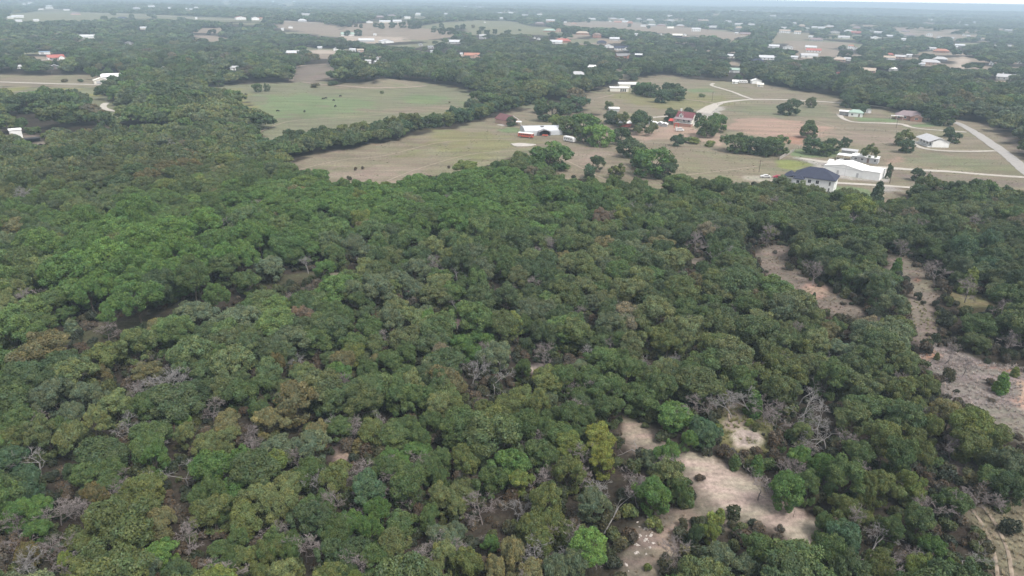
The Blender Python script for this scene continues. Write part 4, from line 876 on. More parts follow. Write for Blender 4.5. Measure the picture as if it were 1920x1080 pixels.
HOUSES = """
105 112 27 x red white 8 wpa|red-roofed house at the head of a long pale driveway, far left of the scene|house
84 102 18 f blue white 0 |low blue lean-to roof attached beside the red-roofed house on the far left|shed
165 72 32 x white white 2 |long low bluish-white metal shed by a tan bank, upper left woods|shed
34 33 26 x white white 0 |long low white building on the open strip at the far left edge|warehouse
20 35 10 x white cream 0 |small pale outbuilding left of the long white building, far left edge|shed
68 40 9 x white white 10 |little white shed on the green strip right of the long white building|shed
36 41 10 x white white -6 |small white shed just below the long white building, far left|shed
92 12 10 y white white 0 |small white gabled house at the top left among trees|house
57 7 9 h white white 0 |white house nearest the top left corner|house
44 9 7 x white cream 0 |tiny cream house beside the white house in the top left corner|house
76 19 10 x lgrey cream 0 |pale grey roofed house under the small white gabled house, top left|house
93 16 14 x lgrey white 0 |long pale roof just below the small white gabled house, top left|house
142 28 20 h mauve pinkb 0 c|mauve hip-roofed house with white front by the left green strip|house
125 20 10 x lgrey white 0 |pale cottage behind the left green strip|house
284 13 12 x white white 4 |bright white roof alone in the upper left woods|house
256 17 18 h lgrey lgrey 0 |wide grey hip roof in the upper left woods|house
318 16 9 x white white 0 |white roof right of the lone bright white roof, upper left woods|house
368 15 12 y white white 0 |white gabled house above the pink-roofed white house to its left|house
358 18 5 x white white 0 |tiny white shed left of a white gabled house, upper left|shed
349 17 4 x white white 0 |tinier white shed, second left of the white gabled house, upper left|shed
230 36 36 h navy grey 0 |large dark navy hip roof among trees beside the left green strip|house
368 36 4 x white white 0 t|small white tank-like shed on the green strip, left of the pink-roofed house|shed
451 37 20 y red white 18 tw|tall white house with a pink-red roof standing on the green strip|house
479 38 13 y lgrey white 12 t|smaller white two-storey house right of the pink-roofed white house|house
489 36 6 x orange pinkb 0 |small pinkish outbuilding touching the smaller white two-storey house|shed
567 41 16 h white lgrey 0 |white hip roof beside the central far pasture, left end|house
545 53 8 y white white 0 |white gable roof among dark trees below the far pasture's left end|house
530 58 5 x white white 0 t|narrow white box left of the white gable roof in dark trees|shed
535 3 14 x white white 0 |white roof at the top edge, left of centre|house
512 4 5 x white white 0 |small white roof left of the white roof at the top edge|house
551 3 5 x white white 0 |small white roof right of the white roof at the top edge|house
573 29 17 x lgrey lgrey 0 |long grey roof in woods above the white hip roof|house
270 55 12 x white cream 0 |cream roof in woods under the navy hip roof|house
243 84 13 y grey lgrey 30 |weathered grey roof sunk in the upper left woods|house
37 129 7 x white white 0 |small white shed deep in trees at the left edge, above the white lane|shed
103 130 14 y lgrey grey 0 |grey gabled house hidden in trees above the white lane|house
306 127 8 x white cream 0 |small cream shed in the woods above the big bare tree|shed
398 119 10 y lgrey white 30 |small pale roof beside a bright green tree left of the old pit|shed
440 132 14 x lgrey white -10 |white clutter-fronted cabin at the edge of the woods left of the old pit|house
190 157 24 y cream cream 6 |cream metal barn with a low-pitched gable beside the pale lane|barn
210 150 34 x white white 2 |long white building standing directly behind the cream metal barn|warehouse
32 260 19 f white white 4 t|boxy white shed at the left edge near the dark carport|shed
630 95 9 y white white 0 |little white house at the bend of the pit's upper road|house
600 92 8 x white lgrey 0 |pale shed by the upper road of the old pit|shed
549 103 24 x white pinkb 0 |long pale roof above the old pit, among trees|house
693 43 12 y white white 0 |white gabled house left of the great white barn, central far pasture|house
722 43 30 x white cream -4 |great white-roofed barn, the largest roof on the central far pasture|barn
745 42 16 x white white 0 |low white shed adjoining the great white barn on its right|shed
735 31 24 h mauve brown 0 |mauve hip-roofed house behind the great white barn|house
712 34 16 h mauve brown 0 |lower mauve roof left of the taller mauve hip roof|house
764 35 11 f white white 0 t|tall plain white box building right of the great white barn|building
784 29 11 h white cream 0 t|domed white roof on a tall cream house right of the white box building|house
836 27 7 x white lgrey 20 |pale roof in trees between the domed roof and the power pylon|house
652 67 24 x green white 0 |grey-green roofed white shop at the left of the white yard|building
687 79 38 x white lgrey 3 |very wide pale flat-pitched warehouse roof at the white yard|warehouse
724 81 26 y white white 25 |pale warehouse right of the very wide one, half behind trees|warehouse
703 67 6 x white cream 0 |small cream hut on the pale yard behind the warehouses|shed
661 97 12 x white white -12 |small white mobile home under the wide warehouse, in trees|mobile home
676 98 12 x tan pinkb 0 |tan low shed right of the small white mobile home|shed
708 112 6 y white white 0 |tiny white hut in the woods above the middle of the green pasture|shed
690 119 11 x lgrey white 12 |pale cabin in the woods, below the tiny white hut|house
704 120 5 x white white 40 |slim white trailer right of the pale cabin in the woods|shed
808 91 11 f white lgrey 0 |white square house in the centre woods left of the L-shaped roof|house
789 86 7 y white lgrey 0 |small white gable left of the white square house|house
810 99 6 y white white 45 |white trailer standing askew below the white square house|shed
852 82 24 x white lgrey 4 |long pale roof over an L-shaped white house in the centre woods|house
905 73 13 x lgrey lgrey 0 tw|square pale house with a grey wall between dark trees, centre|house
865 104 4 x white white 0 |little white well house left of the orange-roofed house|shed
885 108 28 x orange pinkb -4 wa|orange-roofed pink brick house alone in the centre woods|house
873 13 14 x white lgrey 0 |long white roof high in the centre haze, left of the pylons' gap|warehouse
890 7 12 x white lgrey 0 |white roof at the top of the centre haze|warehouse
900 14 18 x lgrey lgrey 0 |pale grey roof right of the long white roof in the centre haze|warehouse
937 26 27 x white white 0 |long bright white roof above the green-tan pasture|barn
958 25 9 h white white 0 |white hip roof right of the long bright white roof|house
939 36 9 x white lgrey 0 |small pale roof just under the long bright white roof|shed
909 43 4 y white white 0 |tiny white pump house standing in the green-tan pasture|shed
972 9 27 x lgrey white 0 |very long pale warehouse roof at the top, right of the pylons|warehouse
984 30 16 x lgrey lgrey 0 |grey roof in trees right of the white hip roof|house
1012 28 10 y white white 20 |white gable among trees above the brown hip roof|house
1012 46 24 h mauve brown 0 c|brown hip-roofed house at the left end of the tan village green|house
1032 42 20 x white pinkb 0 wt|white and tan two-storey house right of the brown hip roof|house
1060 43 5 x white white 0 |small white shed between the two-storey house and the tan gable|shed
1076 45 12 y tan pinkb 0 |tan gabled house with a white garage door on the village green|house
1030 60 26 h green brick 0 |grey-green hip roof over a red brick house, centre right|house
1047 60 9 y pinkb pinkb 0 tw|tall narrow pink brick house right of the grey-green hip roof|house
1092 65 24 h tan orange 0 w|orange brick house with three white windows, upper centre|house
1119 71 16 h brown orange 0 tw|two-storey orange brick house right of the one with white windows|house
1055 80 34 h red brick 0 |broad bright red-roofed building, upper centre|building
1043 82 22 x white white 3 |long white shed in front of the broad red roof|shed
1002 73 5 y white white 0 |left one of the small twin white gables left of the broad red roof|shed
1010 75 7 y white white 0 |right one of the small twin white gables left of the broad red roof|shed
1152 76 18 x white lgrey 0 |pale shed roof by a hedge right of the two-storey orange brick house|shed
1128 83 18 h navy grey 0 |dark blue hip roof beside a white shed, upper centre|house
1142 90 15 y white white 20 |bright white shed right of the dark blue hip roof|shed
1165 94 26 x navy white 4 a|navy-roofed house with a small white gable end, upper centre|house
1167 109 27 x grey orange 24 a|grey-roofed house with a pink brick gable end on its left|house
1197 107 13 x white dark 0 o|white-topped carport right of the grey-roofed brick house|carport
1193 67 9 x white white 0 |small white roof in trees below the village green's right end|house
1166 38 12 h lgrey pinkb 0 |pink house in the village row, under the palest haze|house
1150 37 22 h lgrey pinkb 0 |wide grey roof of the village row left of the pink house|house
1172 42 11 x white white 0 |bright white garage in front of the village row|shed
1144 41 5 y white white 0 |small white gable in front of the village row|shed
1158 43 14 x orange pinkb 0 |orange-pink building in front of the village row's left|house
1181 44 12 h orange orange 0 |orange hip-roofed house at the right of the village row|house
1110 37 14 x lgrey white 0 |long thin pale roof behind the tan village green|house
1198 37 11 h lgrey white 0 |pale hip roof at the right of the orange hip-roofed house|house
1218 39 14 h lgrey lgrey 0 |grey hip roof in woods right of the pale hip roof|house
1258 40 18 h lgrey lgrey 0 |lighter grey large hip roof beyond the far field, upper right|house
1256 31 9 x lgrey white 0 |small grey roof directly behind the lighter grey large hip roof|house
1206 50 10 x lgrey white 0 |pale low house on the far field's left corner|house
1222 49 22 h lgrey lgrey 0 |broad grey hip-roofed house right of the pale low house|house
1240 49 18 h mauve pinkb 0 |mauve hip roof between two grey roofs on the far field|house
1257 54 12 x cream cream 0 |cream barn standing on the far field|barn
1275 50 14 h lgrey pinkb 0 |grey hip-roofed house right of the cream barn on the far field|house
1305 59 16 x white white 0 tw|large square white house beyond the far field|house
1284 67 5 y white white 30 |small white camper at the edge of the green clump, upper right|shed
1270 69 18 x cream dark 0 o|open pale stable with dark openings, upper right|barn
1239 66 4 y white white 0 |tiny white hut between the trees, upper right of centre|shed
1322 40 22 h tan pinkb 0 c|tan hip-roofed mansion right of the far field|house
1312 39 10 h mauve pinkb 0 |small mauve roof left of the tan mansion|house
1365 42 22 h lgrey lgrey 0 |grey ridge-roofed house beyond the tan mansion, upper right|house
1337 52 14 x lgrey white 0 |pale roof right of the large square white house|house
1385 47 24 x lgrey white 0 |long silver roof above the tan strip, upper right|warehouse
1410 48 14 x lgrey lgrey 0 |shorter silver roof right of the long silver roof|house
1386 54 14 h tan lgrey 0 |tan hip roof in trees under the long silver roof|house
1381 64 6 x white white 0 |little white shed left of the big mauve roof|shed
1399 66 26 x mauve pinkb 0 |big mauve gable roof on the tan strip|house
1400 27 5 x white white 0 |lone white roof in the hazy upper right woods|house
1449 31 14 x lgrey lgrey 0 |faint pale roof streak in the hazy woods, upper right|house
1471 62 20 x tan white 0 tw|white-fronted tan two-storey house right of the big mauve roof|house
1495 64 12 x tan white 0 t|narrower tan-roofed white house right of the two-storey tan one|house
1540 54 12 x white white 0 |brightest small white roof in the upper right village|barn
1527 53 10 x white cream 0 |cream roof left of the brightest small white roof|house
1513 54 8 y white white 0 |white gable at the left end of the upper right village|house
1503 50 12 h tan pinkb 0 |pinkish hip roof behind the white gable of the upper right village|house
1489 45 8 h lgrey lgrey 0 |small grey hip roof above the pinkish one, upper right village|house
1470 54 10 x lgrey white 0 |pale roof behind the two-storey tan house|house
1556 52 16 h lgrey pinkb 0 |grey hip roof right of the brightest small white roof|house
1565 62 18 y lgrey cream 0 |pale gabled house with a cream front, below the upper right village|house
1530 77 28 h mauve lgrey 0 |wide mauve hip roof under the upper right village|house
1520 71 8 x white white 0 |white garage left of the wide mauve hip roof|shed
1582 72 20 x lgrey white 0 |row of pale sheds right of the wide mauve hip roof|shed
1605 63 20 x red red 0 |long red barn roof right of the upper right village|barn
1606 54 14 h mauve pinkb 0 |mauve peaked roof directly behind the long red barn roof|house
1590 60 14 h lgrey white 0 |grey roof left of the long red barn|house
1594 92 9 x orange white 10 tw|tall white house with an orange-pink roof, left one of two|house
1603 94 7 y orange white 0 t|tall white gabled house with orange-pink roof, right one of two|house
1450 90 20 x white white 0 |low white metal roof in the trees, right of the white box house|barn
1477 92 18 y lgrey white 0 |pale gabled roof right of the low white metal roof|house
1373 109 18 x white cream 0 |white box house standing alone on a bare patch, upper right|house
1376 136 20 x green white 0 |pale green-roofed white shed just above the camper row|shed
1436 112 26 x white white 6 |long white roof over a white house, beside a dark blue roof|house
1448 111 14 y white white 25 |second bright white roof touching the long white one|house
1420 119 22 h navy navy 0 |dark blue hip roof below the long white roof|house
1520 92 20 x white cream 0 c|white-roofed house right behind the red awning, upper right|house
1525 98 26 x red white 0 |long white house under a thin red roof edge, upper right|house
1516 108 30 x lgrey white 12 |large pale shed roof below the red-edged house|barn
1489 111 12 x white white 0 |small white roof left of the large pale shed roof|shed
1573 116 22 h tan pinkb 0 c|tan hip-roofed house with a chimney right of the large pale shed roof|house
1588 114 12 x lgrey white 0 |pale garage right of the tan hip-roofed house|shed
1642 73 18 y white white 18 |bright white gabled house in the right-hand woods|house
1634 73 7 x white white 0 |small white annex left of the bright white gabled house|shed
1667 70 16 x white lgrey 0 |white roof right of the bright white gabled house|house
1646 63 14 x white lgrey 0 |thin white roof behind the bright white gabled house|house
1633 60 7 y lgrey lgrey 0 |grey steep gable behind the bright white gabled house|house
1692 76 11 x white white 8 |bright white low roof in the right-hand woods|shed
1705 68 26 h mauve lgrey 0 c|large mauve-grey mansion roof in the right-hand woods|house
1697 60 16 h mauve lgrey 0 |mauve upper roof just behind the large mansion|house
1742 68 10 y lgrey white 0 t|pale narrow tower-like house right of the mansion|house
1760 71 9 y lgrey white 0 |grey gable right of the tower-like house|house
1786 74 4 x lgrey white 0 t|thin pale upright building right of the grey gable|building
1747 38 3 y white white 0 t|single bright white dot of a house high in the haze, right|house
1800 43 5 y white white 0 |small bright white house high in the haze, left one of a pair|house
1812 48 8 y white white 0 |small white house high in the haze, right one of a pair|house
1826 43 7 x white lgrey 0 |pale roof above and right of the pair of hazy white houses|house
1876 57 12 x tan pinkb 0 |tan roof in the hazy right-hand woods|house
1892 59 14 x lgrey lgrey 0 |grey roof right of the tan roof in the hazy woods|house
1807 67 5 y white white 0 |small white roof in mid woods, left one above the pale roofs|house
1815 69 6 x white lgrey 0 |small pale roof right of the small white roof in mid woods|house
1844 75 8 x tan white 0 |cream roof alone in the right-hand woods|house
1799 88 16 x white lgrey 0 |white shed roof in woods above the paved lot|barn
1792 90 6 x white white 0 |small white roof left of the white shed roof above the paved lot|shed
1866 88 6 x white white 0 |white roof left of a big round tree, right-hand woods|house
1892 88 6 x white white 0 |white roof right of a big round tree, right-hand woods|house
1668 106 12 h red pinkb 0 |red hip-roofed small house in the right-hand woods|house
1687 110 18 x lgrey pinkb 0 w|tan house with a pale flat-looking roof right of the red hip roof|house
1667 112 20 x tan white 0 |long low white-edged shed in front of the red hip roof|shed
1704 107 9 x white white 0 |white camper-sized roof right of the tan pale-roofed house|shed
1764 99 26 h orange brick 0 c|red-brown hip roof with a white chimney, left of the paved lot|house
1746 94 14 x lgrey white 12 |silver roof up behind the red-brown hip roof|house
1742 121 34 h lgrey pinkb 0 |wide grey-roofed tan house left of the paved lot|house
1762 115 24 h lgrey grey 0 c|dark grey hipped house behind the wide grey-roofed tan house|house
1728 123 10 x white white 0 |white garage at the left of the wide grey-roofed tan house|shed
1858 122 7 y lgrey white 0 c|pale gable with a white chimney in the right edge woods|house
1911 119 7 y lgrey white 0 |pale gable nearest the right edge in the woods|house
1888 150 34 x lgrey cream -4 wc|long grey-roofed house half behind a round bush, right edge field|house
1675 134 16 x white white 10 |white barn in dark woods right of centre|barn
1624 137 30 x tan pinkb -4 |long tan roof showing over dark trees, right of the red cabin|house
1571 142 11 y red red 0 |small red cabin in the trees|shed
1109 130 17 x white white 4 |white shed in a gap of the centre woods|shed
1083 145 28 h lgrey lgrey 0 |flat grey house roof nearly hidden by trees, left of the white compound|house
1378 157 10 x white white 0 |low white pickup canopy at the left of the camper row|shed
1417 157 18 y white white 20 |white two-part building at the end of the camper row|building
1425 163 11 x cream cream 0 |cream square shed in front of the two-part white building|shed
1583 217 19 f white white 0 o|open white carport sheltering a pale pickup|carport
1603 219 24 h green white 4 |small white building with a pale green hip roof beside the carport|house
1627 212 10 y green white 10 |tiny white shed with a green-tinted roof behind a round tree|shed
"""
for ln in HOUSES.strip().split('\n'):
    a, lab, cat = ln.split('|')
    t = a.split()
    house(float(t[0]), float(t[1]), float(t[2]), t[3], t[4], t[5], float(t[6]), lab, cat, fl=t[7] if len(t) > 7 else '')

FARAWAY = False
# --- the buildings close enough to show their make-up
def placed(u, v, wpx, hpx, depth, yaw, name, label, cat):
    loc, m, ry = site(u, v, wpx, hpx, depth)
    global FARAWAY
    FARAWAY = False
    return empty(name, loc, ry+math.radians(yaw), label, cat), m
WHT, CRM = wallm('white'), wallm('cream')
# brick gabled house with maroon roof
e, m = placed(950, 234, 44, 20, 9, 38, 'brick_house', 'pink brick gabled house with a maroon roof and a dark tree against it', 'house')
b = MB(); gable_wall(b, -4.2, 4.2, -6.5, 6.5, 3.0, 2.7, 'y'); b.build('wall', wallm('pinkb'), e)
b = MB(); gable_roof(b, -4.2, 4.2, -6.5, 6.5, 3.0, 2.7, 'y'); rf = b.build('roof', roofm('maroon'), e)
b = MB(); b.prism([(-4.75, 2.62), (0, 5.66), (4.75, 2.62), (4.75, 2.86), (0, 5.92), (-4.75, 2.86)], -6.99, -6.96+0.0, 'y'); b.build('bargeboard', TRIM, rf)
for yy in (-3.5, 0.5, 4): window(e, 4.2, yy, 1.0, 1.2, 1.2, 'r')
window(e, -2.0, -6.5, 1.0, 1.2, 1.2); door(e, 1.2, -6.5, 0.0, 1.1, 2.1, wallm('white'))
b = MB(); b.box(-8.2, -4.23, -6.4, 0, -0.3, 0.14); b.build('patio_slab', CONC, e)
# freestanding white canopy by it
e, m = placed(969, 236, 20, 6, 4.5, 8, 'canopy', 'low white flat canopy standing in front of the pink brick house', 'canopy')
b = MB(); b.box(-2.9, 2.9, -2.2, 2.2, 2.3, 2.42); b.build('canopy_roof', roofm('white'), e)
for sx in (-2.7, 2.7):
    for sy in (-2.0, 2.0):
        b = MB(); b.box(sx-.06, sx+.06, sy-.06, sy+.06, -0.3, 2.3); b.build('post', TRIM, e)
# big arched metal barn with open lean-to
e, m = placed(1014, 254, 76, 26, 15, 14, 'metal_barn', 'long arched pale metal barn with a dark open porch, beside the tan pasture', 'barn')
prof = [(-6.5, -0.6), (-6.5, 2.6)]+[(-6.5*math.cos(t), 2.6+1.9*math.sin(t)) for t in np.linspace(0.25, math.pi-0.25, 9)]+[(6.5, 2.6), (6.5, -0.6)]
b = MB(); b.prism(prof, -11.5, 11.5, 'x'); b.build('shell', shingle('roof_metal', C3['metal'], True), e, sm=False)
b = MB(); b.prism([(-3.6, -0.5), (-3.6, 2.6), (0, 4.0), (3.6, 2.6), (3.6, -0.5), (3.3, -0.5), (3.3, 2.45), (0, 3.8), (-3.3, 2.45), (-3.3, -0.5)], -9.6, -6.52, 'y'); b.build('open_porch', shingle('roof_grey', C3['grey']), e)
b = MB(); b.box(-3.25, 3.25, -6.60, -6.53, -0.3, 2.9); b.build('doorway_shade_panel', DARKM, e)  # dark sheet on the closed shell, the doorway's shade painted as colour
b = MB(); b.box(-0.9, 0.9, -3.2, -2.0, 4.35, 4.95); b.build('roof_vent', roofm('grey'), e)
b = MB(); b.box(11.503, 11.56, -1.6, 1.6, 0, 2.6); b.build('end_door', wallm('lgrey'), e)
# concrete slab / heap in the pasture
loc = G1(980, 272)
V = []; nn_ = 22
for i in range(nn_):
    t = 2*math.pi*i/nn_; k = 1+0.10*math.sin(3*t+1)+0.06*math.sin(5*t)
    V.append((6.6*k*math.cos(t), 4.4*k*math.sin(t)))
b = MB(); b.v = [(x_, y_, -0.4) for x_, y_ in V]+[(x_, y_, 0.30) for x_, y_ in V]+[(x_*0.55, y_*0.55, 0.42) for x_, y_ in V]; b.f = [tuple(range(2*nn_, 3*nn_))]
for i in range(nn_):
    j = (i+1) % nn_; b.f += [(i, j, nn_+j, nn_+i), (nn_+i, nn_+j, 2*nn_+j, 2*nn_+i)]
o = b.build('gravel_pad', solid('pad_gravel', (0.40, 0.37, 0.34), 0.95, 0.2, 1.2), None); o.location = loc; tag(o, 'oval pale grey gravel pad in the tan pasture below the red bus', 'gravel pad')
# farmhouse with red roof and dormer
e, m = placed(1285, 236, 46, 40, 9, -22, 'farmhouse', 'white two-storey farmhouse with a dark red roof, dormer and long porch', 'house')
b = MB(); gable_wall(b, -5.5, 5.5, -4, 4, 4.4, 3.6, 'x'); b.build('wall', wallm('cream'), e)
b = MB(); gable_roof(b, -5.5, 5.5, -4, 4, 4.4, 3.6, 'x'); rf = b.build('roof', shingle('roof_darkred', (0.17, 0.06, 0.07)), e)
b = MB(); gable_wall(b, -3.4, -0.8, -3.9, -0.9, 6.4, 1.3, 'y'); b.build('dormer', TRIM, rf)
b = MB(); gable_roof(b, -3.4, -0.8, -3.9, -0.6, 6.42, 1.3, 'y', 0.25, 0.1); b.build('dormer_roof', roofm('maroon'), rf)
window(e, -2.1, -3.9, 5.2, 0.9, 1.0)
b = MB(); b.box(-5.2, -4.3, 1.5, 2.4, 5.0, 9.6); b.build('chimney', TRIM, rf)
b = MB(); b.box(-5.4, 6.5, -7.2, -4.02, -0.5, 1.9); b.build('lower_storey', wallm('brick'), e)
b = MB(); b.box(-5.45, 6.6, -7.3, -4.02, 1.9, 2.1); b.build('balcony_floor', TRIM, e)
b = MB(); b.prism([(-7.5, 4.1), (-4.02, 4.9), (-4.02, 5.05), (-7.5, 4.25)], -5.8, 6.9, 'x'); b.build('porch_roof', roofm('mauve'), e)
for xx in (-5.2, -2.3, 0.6, 3.5, 6.3):
    b = MB(); b.box(xx-.12, xx+.12, -7.2, -6.96, 2.1, 4.15); b.build('post', TRIM, e)
b = MB(); b.box(-5.3, 6.4, -7.18, -7.10, 2.9, 3.0); b.build('railing', TRIM, e)
for xx in (-3.6, 0.2, 3.6): window(e, xx, -4.0, 2.5, 1.3, 1.3)
# red awning
e, m = placed(1262, 233, 18, 6, 3.5, -15, 'awning', 'bright red sloping awning at the left foot of the white farmhouse', 'awning')
b = MB(); b.prism([(-2.0, 1.9), (2.0, 3.0), (2.0, 3.1), (-2.0, 2.0)], -2.9, 2.9, 'x'); b.build('awning_roof', solid('red_cloth', (0.50, 0.07, 0.06), 0.8), e)
for sx in (-2.7, 2.7):
    b = MB(); b.box(sx-.06, sx+.06, -1.9, -1.78, -0.3, 1.92); b.build('post', TRIM, e)
    b = MB(); b.box(sx-.06, sx+.06, 1.7, 1.82, -0.3, 2.95); b.build('post', TRIM, e)
# red barn shed with white roof
e, m = placed(1172, 238, 26, 9, 4, -8, 'shed', 'red-walled shed with a white roof at the corner of the sandy yard', 'shed')
b = MB(); b.box(-3.6, 3.6, -2, 2, -0.5, 2.3); b.build('wall', wallm('red'), e)
b = MB(); b.prism([(-2.4, 2.32), (2.3, 2.9), (2.3, 3.02), (-2.4, 2.44)], -4, 4, 'x'); b.build('roof', roofm('white'), e)
# horseshoe-shaped red gate arch in the yard
e = None
b = MB(); R_ = 1.3
pts = [(R_*math.cos(t), 0, 1.9+R_*math.sin(t)) for t in np.linspace(0, math.pi, 9)]
pts = [(R_, 0, -0.2)]+pts+[(-R_, 0, -0.2)]
for a, c in zip(pts, pts[1:]): b.cyl(a, c, 0.22, 0.22, 6)
o = b.build('gate_arch', solid('red_paint', (0.48, 0.07, 0.06), 0.6), None); o.location = G1(1268, 240); tag(o, 'small red arch standing in front of the white farmhouse', 'arch')
# white tents / bales row
for i, (u, v, wpx) in enumerate([(1219, 232, 8), (1227, 235, 8), (1238, 235, 10), (1246, 237, 6)]):
    e = house(u, v+1, wpx, 'y', 'white', 'lgrey', -10, ['first and largest white gabled hut of the yard row, next to the pole', 'second white hut of the yard row counting away from the pole', 'third and widest white hut of the yard row', 'last narrow white hut of the yard row, nearest the red arch'][i], 'shed', wh=1.7, rh=0.7)
    e['group'] = 'white huts in a row in the sandy yard'
# pale flat roof above the big green trees
house(1151, 209, 19, 'f', 'white', 'lgrey', 6, 'flat white shed roof in the field behind the large green trees', 'shed', wh=2.0)
# white compound
e, m = placed(1160, 172, 38, 12, 9, 6, 'house', 'long flat-roofed white house with dark patio doors, front of the white compound', 'house')
b = MB(); b.box(-8, 8, -4, 4, -0.6, 3.1); b.build('wall', CRM, e)
b = MB(); b.box(-8.3, 8.3, -4.3, 4.3, 3.12, 3.42); b.build('roof', roofm('white'), e)
for xx in (1.6, 3.4, 5.2): door(e, xx, -4, 0.1, 1.2, 2.3, GLASS)
e, m = placed(1178, 165, 40, 12, 11, 12, 'barn', 'wide low white barn with a dark opening, behind the long white house', 'barn')
b = MB(); gable_wall(b, -9.5, 9.5, -4.5, 4.5, 3.3, 1.2, 'x'); b.build('wall', CRM, e)
b = MB(); gable_roof(b, -9.5, 9.5, -4.5, 4.5, 3.3, 1.2, 'x'); b.build('roof', roofm('white'), e)
b = MB(); b.box(1.0, 5.5, -4.6, -4.51, 0, 2.6); b.build('opening_shade_panel', DARKM, e)  # shade of the opening put in as a dark panel on solid wall
# brick ranch house
e, m = placed(1703, 226, 42, 18, 10, 3, 'ranch_house', 'red brick ranch house with a mauve hipped roof and white carport on its left', 'house')
b = MB(); b.box(-8.5, 8.0, -3, 5, -0.6, 2.9); b.build('wall', wallm('brick'), e)
b = MB(); hip_roof(b, -8.5, 8.0, -3, 5, 2.9, 3.0); b.build('roof', shingle('roof_mauve', C3['mauve']), e)
b = MB(); gable_wall(b, 0.8, 8.0, -6.5, -3.02, 2.85, 1.6, 'y'); b.build('front_wing', wallm('brick'), e)
b = MB(); gable_roof(b, 0.8, 8.0, -6.5, 0.5, 2.88, 1.6, 'y'); b.build('wing_roof', shingle('roof_mauve', C3['mauve']), e)
b = MB(); b.prism([(0.9, 2.84), (4.4, 4.36), (7.9, 2.84)], -6.56, -6.51, 'y'); b.build('gable_panel', wallm('pinkb'), e)
b = MB(); b.box(-11.5, -3.6, -5.6, -3.1, 2.5, 2.65); b.build('carport_roof', roofm('white'), e)
for xx in (-11.3, -7.6, -3.9):
    b = MB(); b.box(xx-.07, xx+.07, -5.5, -5.36, -0.3, 2.5); b.build('post', TRIM, e)
for xx in (-6.5, -2.5): window(e, xx, -3.0, 1.0, 1.3, 1.2)
window(e, 4.4, -6.5, 1.0, 1.8, 1.2)
# long white house with porch
e, m = placed(1749, 276, 56, 28, 16, 28, 'white_house', 'white gable-ended house with a silver roof and a railed side porch', 'house')
b = MB(); gable_wall(b, -4.6, 4.6, -7.5, 7.5, 3.2, 2.0, 'y'); b.build('wall', WHT, e)
b = MB(); gable_roof(b, -6.7, 4.6, -7.5, 7.5, 3.2, 2.0, 'y'); rf = b.build('roof', roofm('lgrey'), e)
b = MB(); b.box(-7.0, -4.62, -7.4, 7.4, -0.3, 0.45); b.build('porch_floor', TRIM, e)
for yy in (-7.2, -3.6, 0, 3.6, 7.2):
    b = MB(); b.box(-6.95, -6.8, yy-.08, yy+.08, 0.45, 2.6); b.build('post', TRIM, e)
b = MB(); b.box(-6.92, -6.86, -7.2, 7.2, 1.2, 1.3); b.build('railing', TRIM, e)
for yy in (-5.4, -1.8, 1.8, 5.4): window(e, -4.6, yy, 1.0, 1.5, 1.4, 'l')
# ranch mobile home group
e, m = placed(1610, 306, 62, 20, 10, -8, 'mobile_home', 'long white mobile home with a flat white roof, behind the big white metal building', 'mobile home')
b = MB(); b.box(-3.5, 9.0, -2.6, 2.6, -0.3, 2.9); b.build('wall', wallm('lgrey'), e)
b = MB(); gable_roof(b, -3.5, 9.0, -2.6, 2.6, 2.9, 0.6, 'x', 0.3); b.build('roof', roofm('white'), e)
b = MB(); b.box(-3.3, 3.0, 2.62, 6.4, -0.3, 2.7); b.build('rear_addition', wallm('lgrey'), e)
b = MB(); b.box(-3.6, 3.3, 2.9, 6.8, 2.75, 2.95); b.build('addition_roof', roofm('white'), e)
for xx in (-1.5, 1.6, 7.6): window(e, xx, -2.6, 1.1, 1.1, 1.1)
door(e, 4.4, -2.6, 0.2, 1.0, 2.1, wallm('brown'))
b = MB(); b.box(-10.5, -3.52, -3.6, 2.4, 2.5, 2.68); b.build('carport_roof', roofm('white'), e)
for xx in (-10.3, -7.0, -3.8):
    for yy in (-3.4, 2.2):
        b = MB(); b.box(xx-.07, xx+.07, yy-.07, yy+.07, -0.3, 2.5); b.build('post', TRIM, e)
e = house(1592, 291, 26, 'x', 'lgrey', 'lgrey', -6, 'low silver-roofed shed right behind the white mobile home', 'shed', wh=2.3, rh=0.6)
# big white metal building with an annex
e, m = placed(1585, 330, 66, 30, 14, -13, 'metal_building', 'big bright white metal building with two low gables on the gravel lot', 'building')
b = MB(); gable_wall(b, -8.8, 8.8, -6.5, 6.5, 3.5, 1.7, 'y'); b.build('wall', WHT, e)
b = MB(); gable_roof(b, -8.8, 8.8, -6.5, 6.5, 3.5, 1.7, 'y', 0.18, 0.1); b.build('roof', roofm('white'), e)
b = MB(); gable_wall(b, 8.82, 16.2, -6.8, 4.6, 3.9, 0.8, 'x'); b.build('annex', WHT, e)
b = MB(); gable_roof(b, 8.82, 16.2, -6.8, 4.6, 3.92, 0.8, 'x', 0.18, 0.1); b.build('annex_roof', roofm('white'), e)
b = MB(); b.box(-8.9, 8.8, -6.585, -6.56, 3.3, 3.4); b.build('gutter', wallm('lgrey'), e)
for xx in (-2.2, 6.6): door(e, xx, -6.5, 0.0, 1.0, 2.1, wallm('lgrey'))
b = MB(); b.box(1.0, 1.08, -6.56, -6.51, -0.2, 4.7); b.build('downpipe', wallm('lgrey'), e)
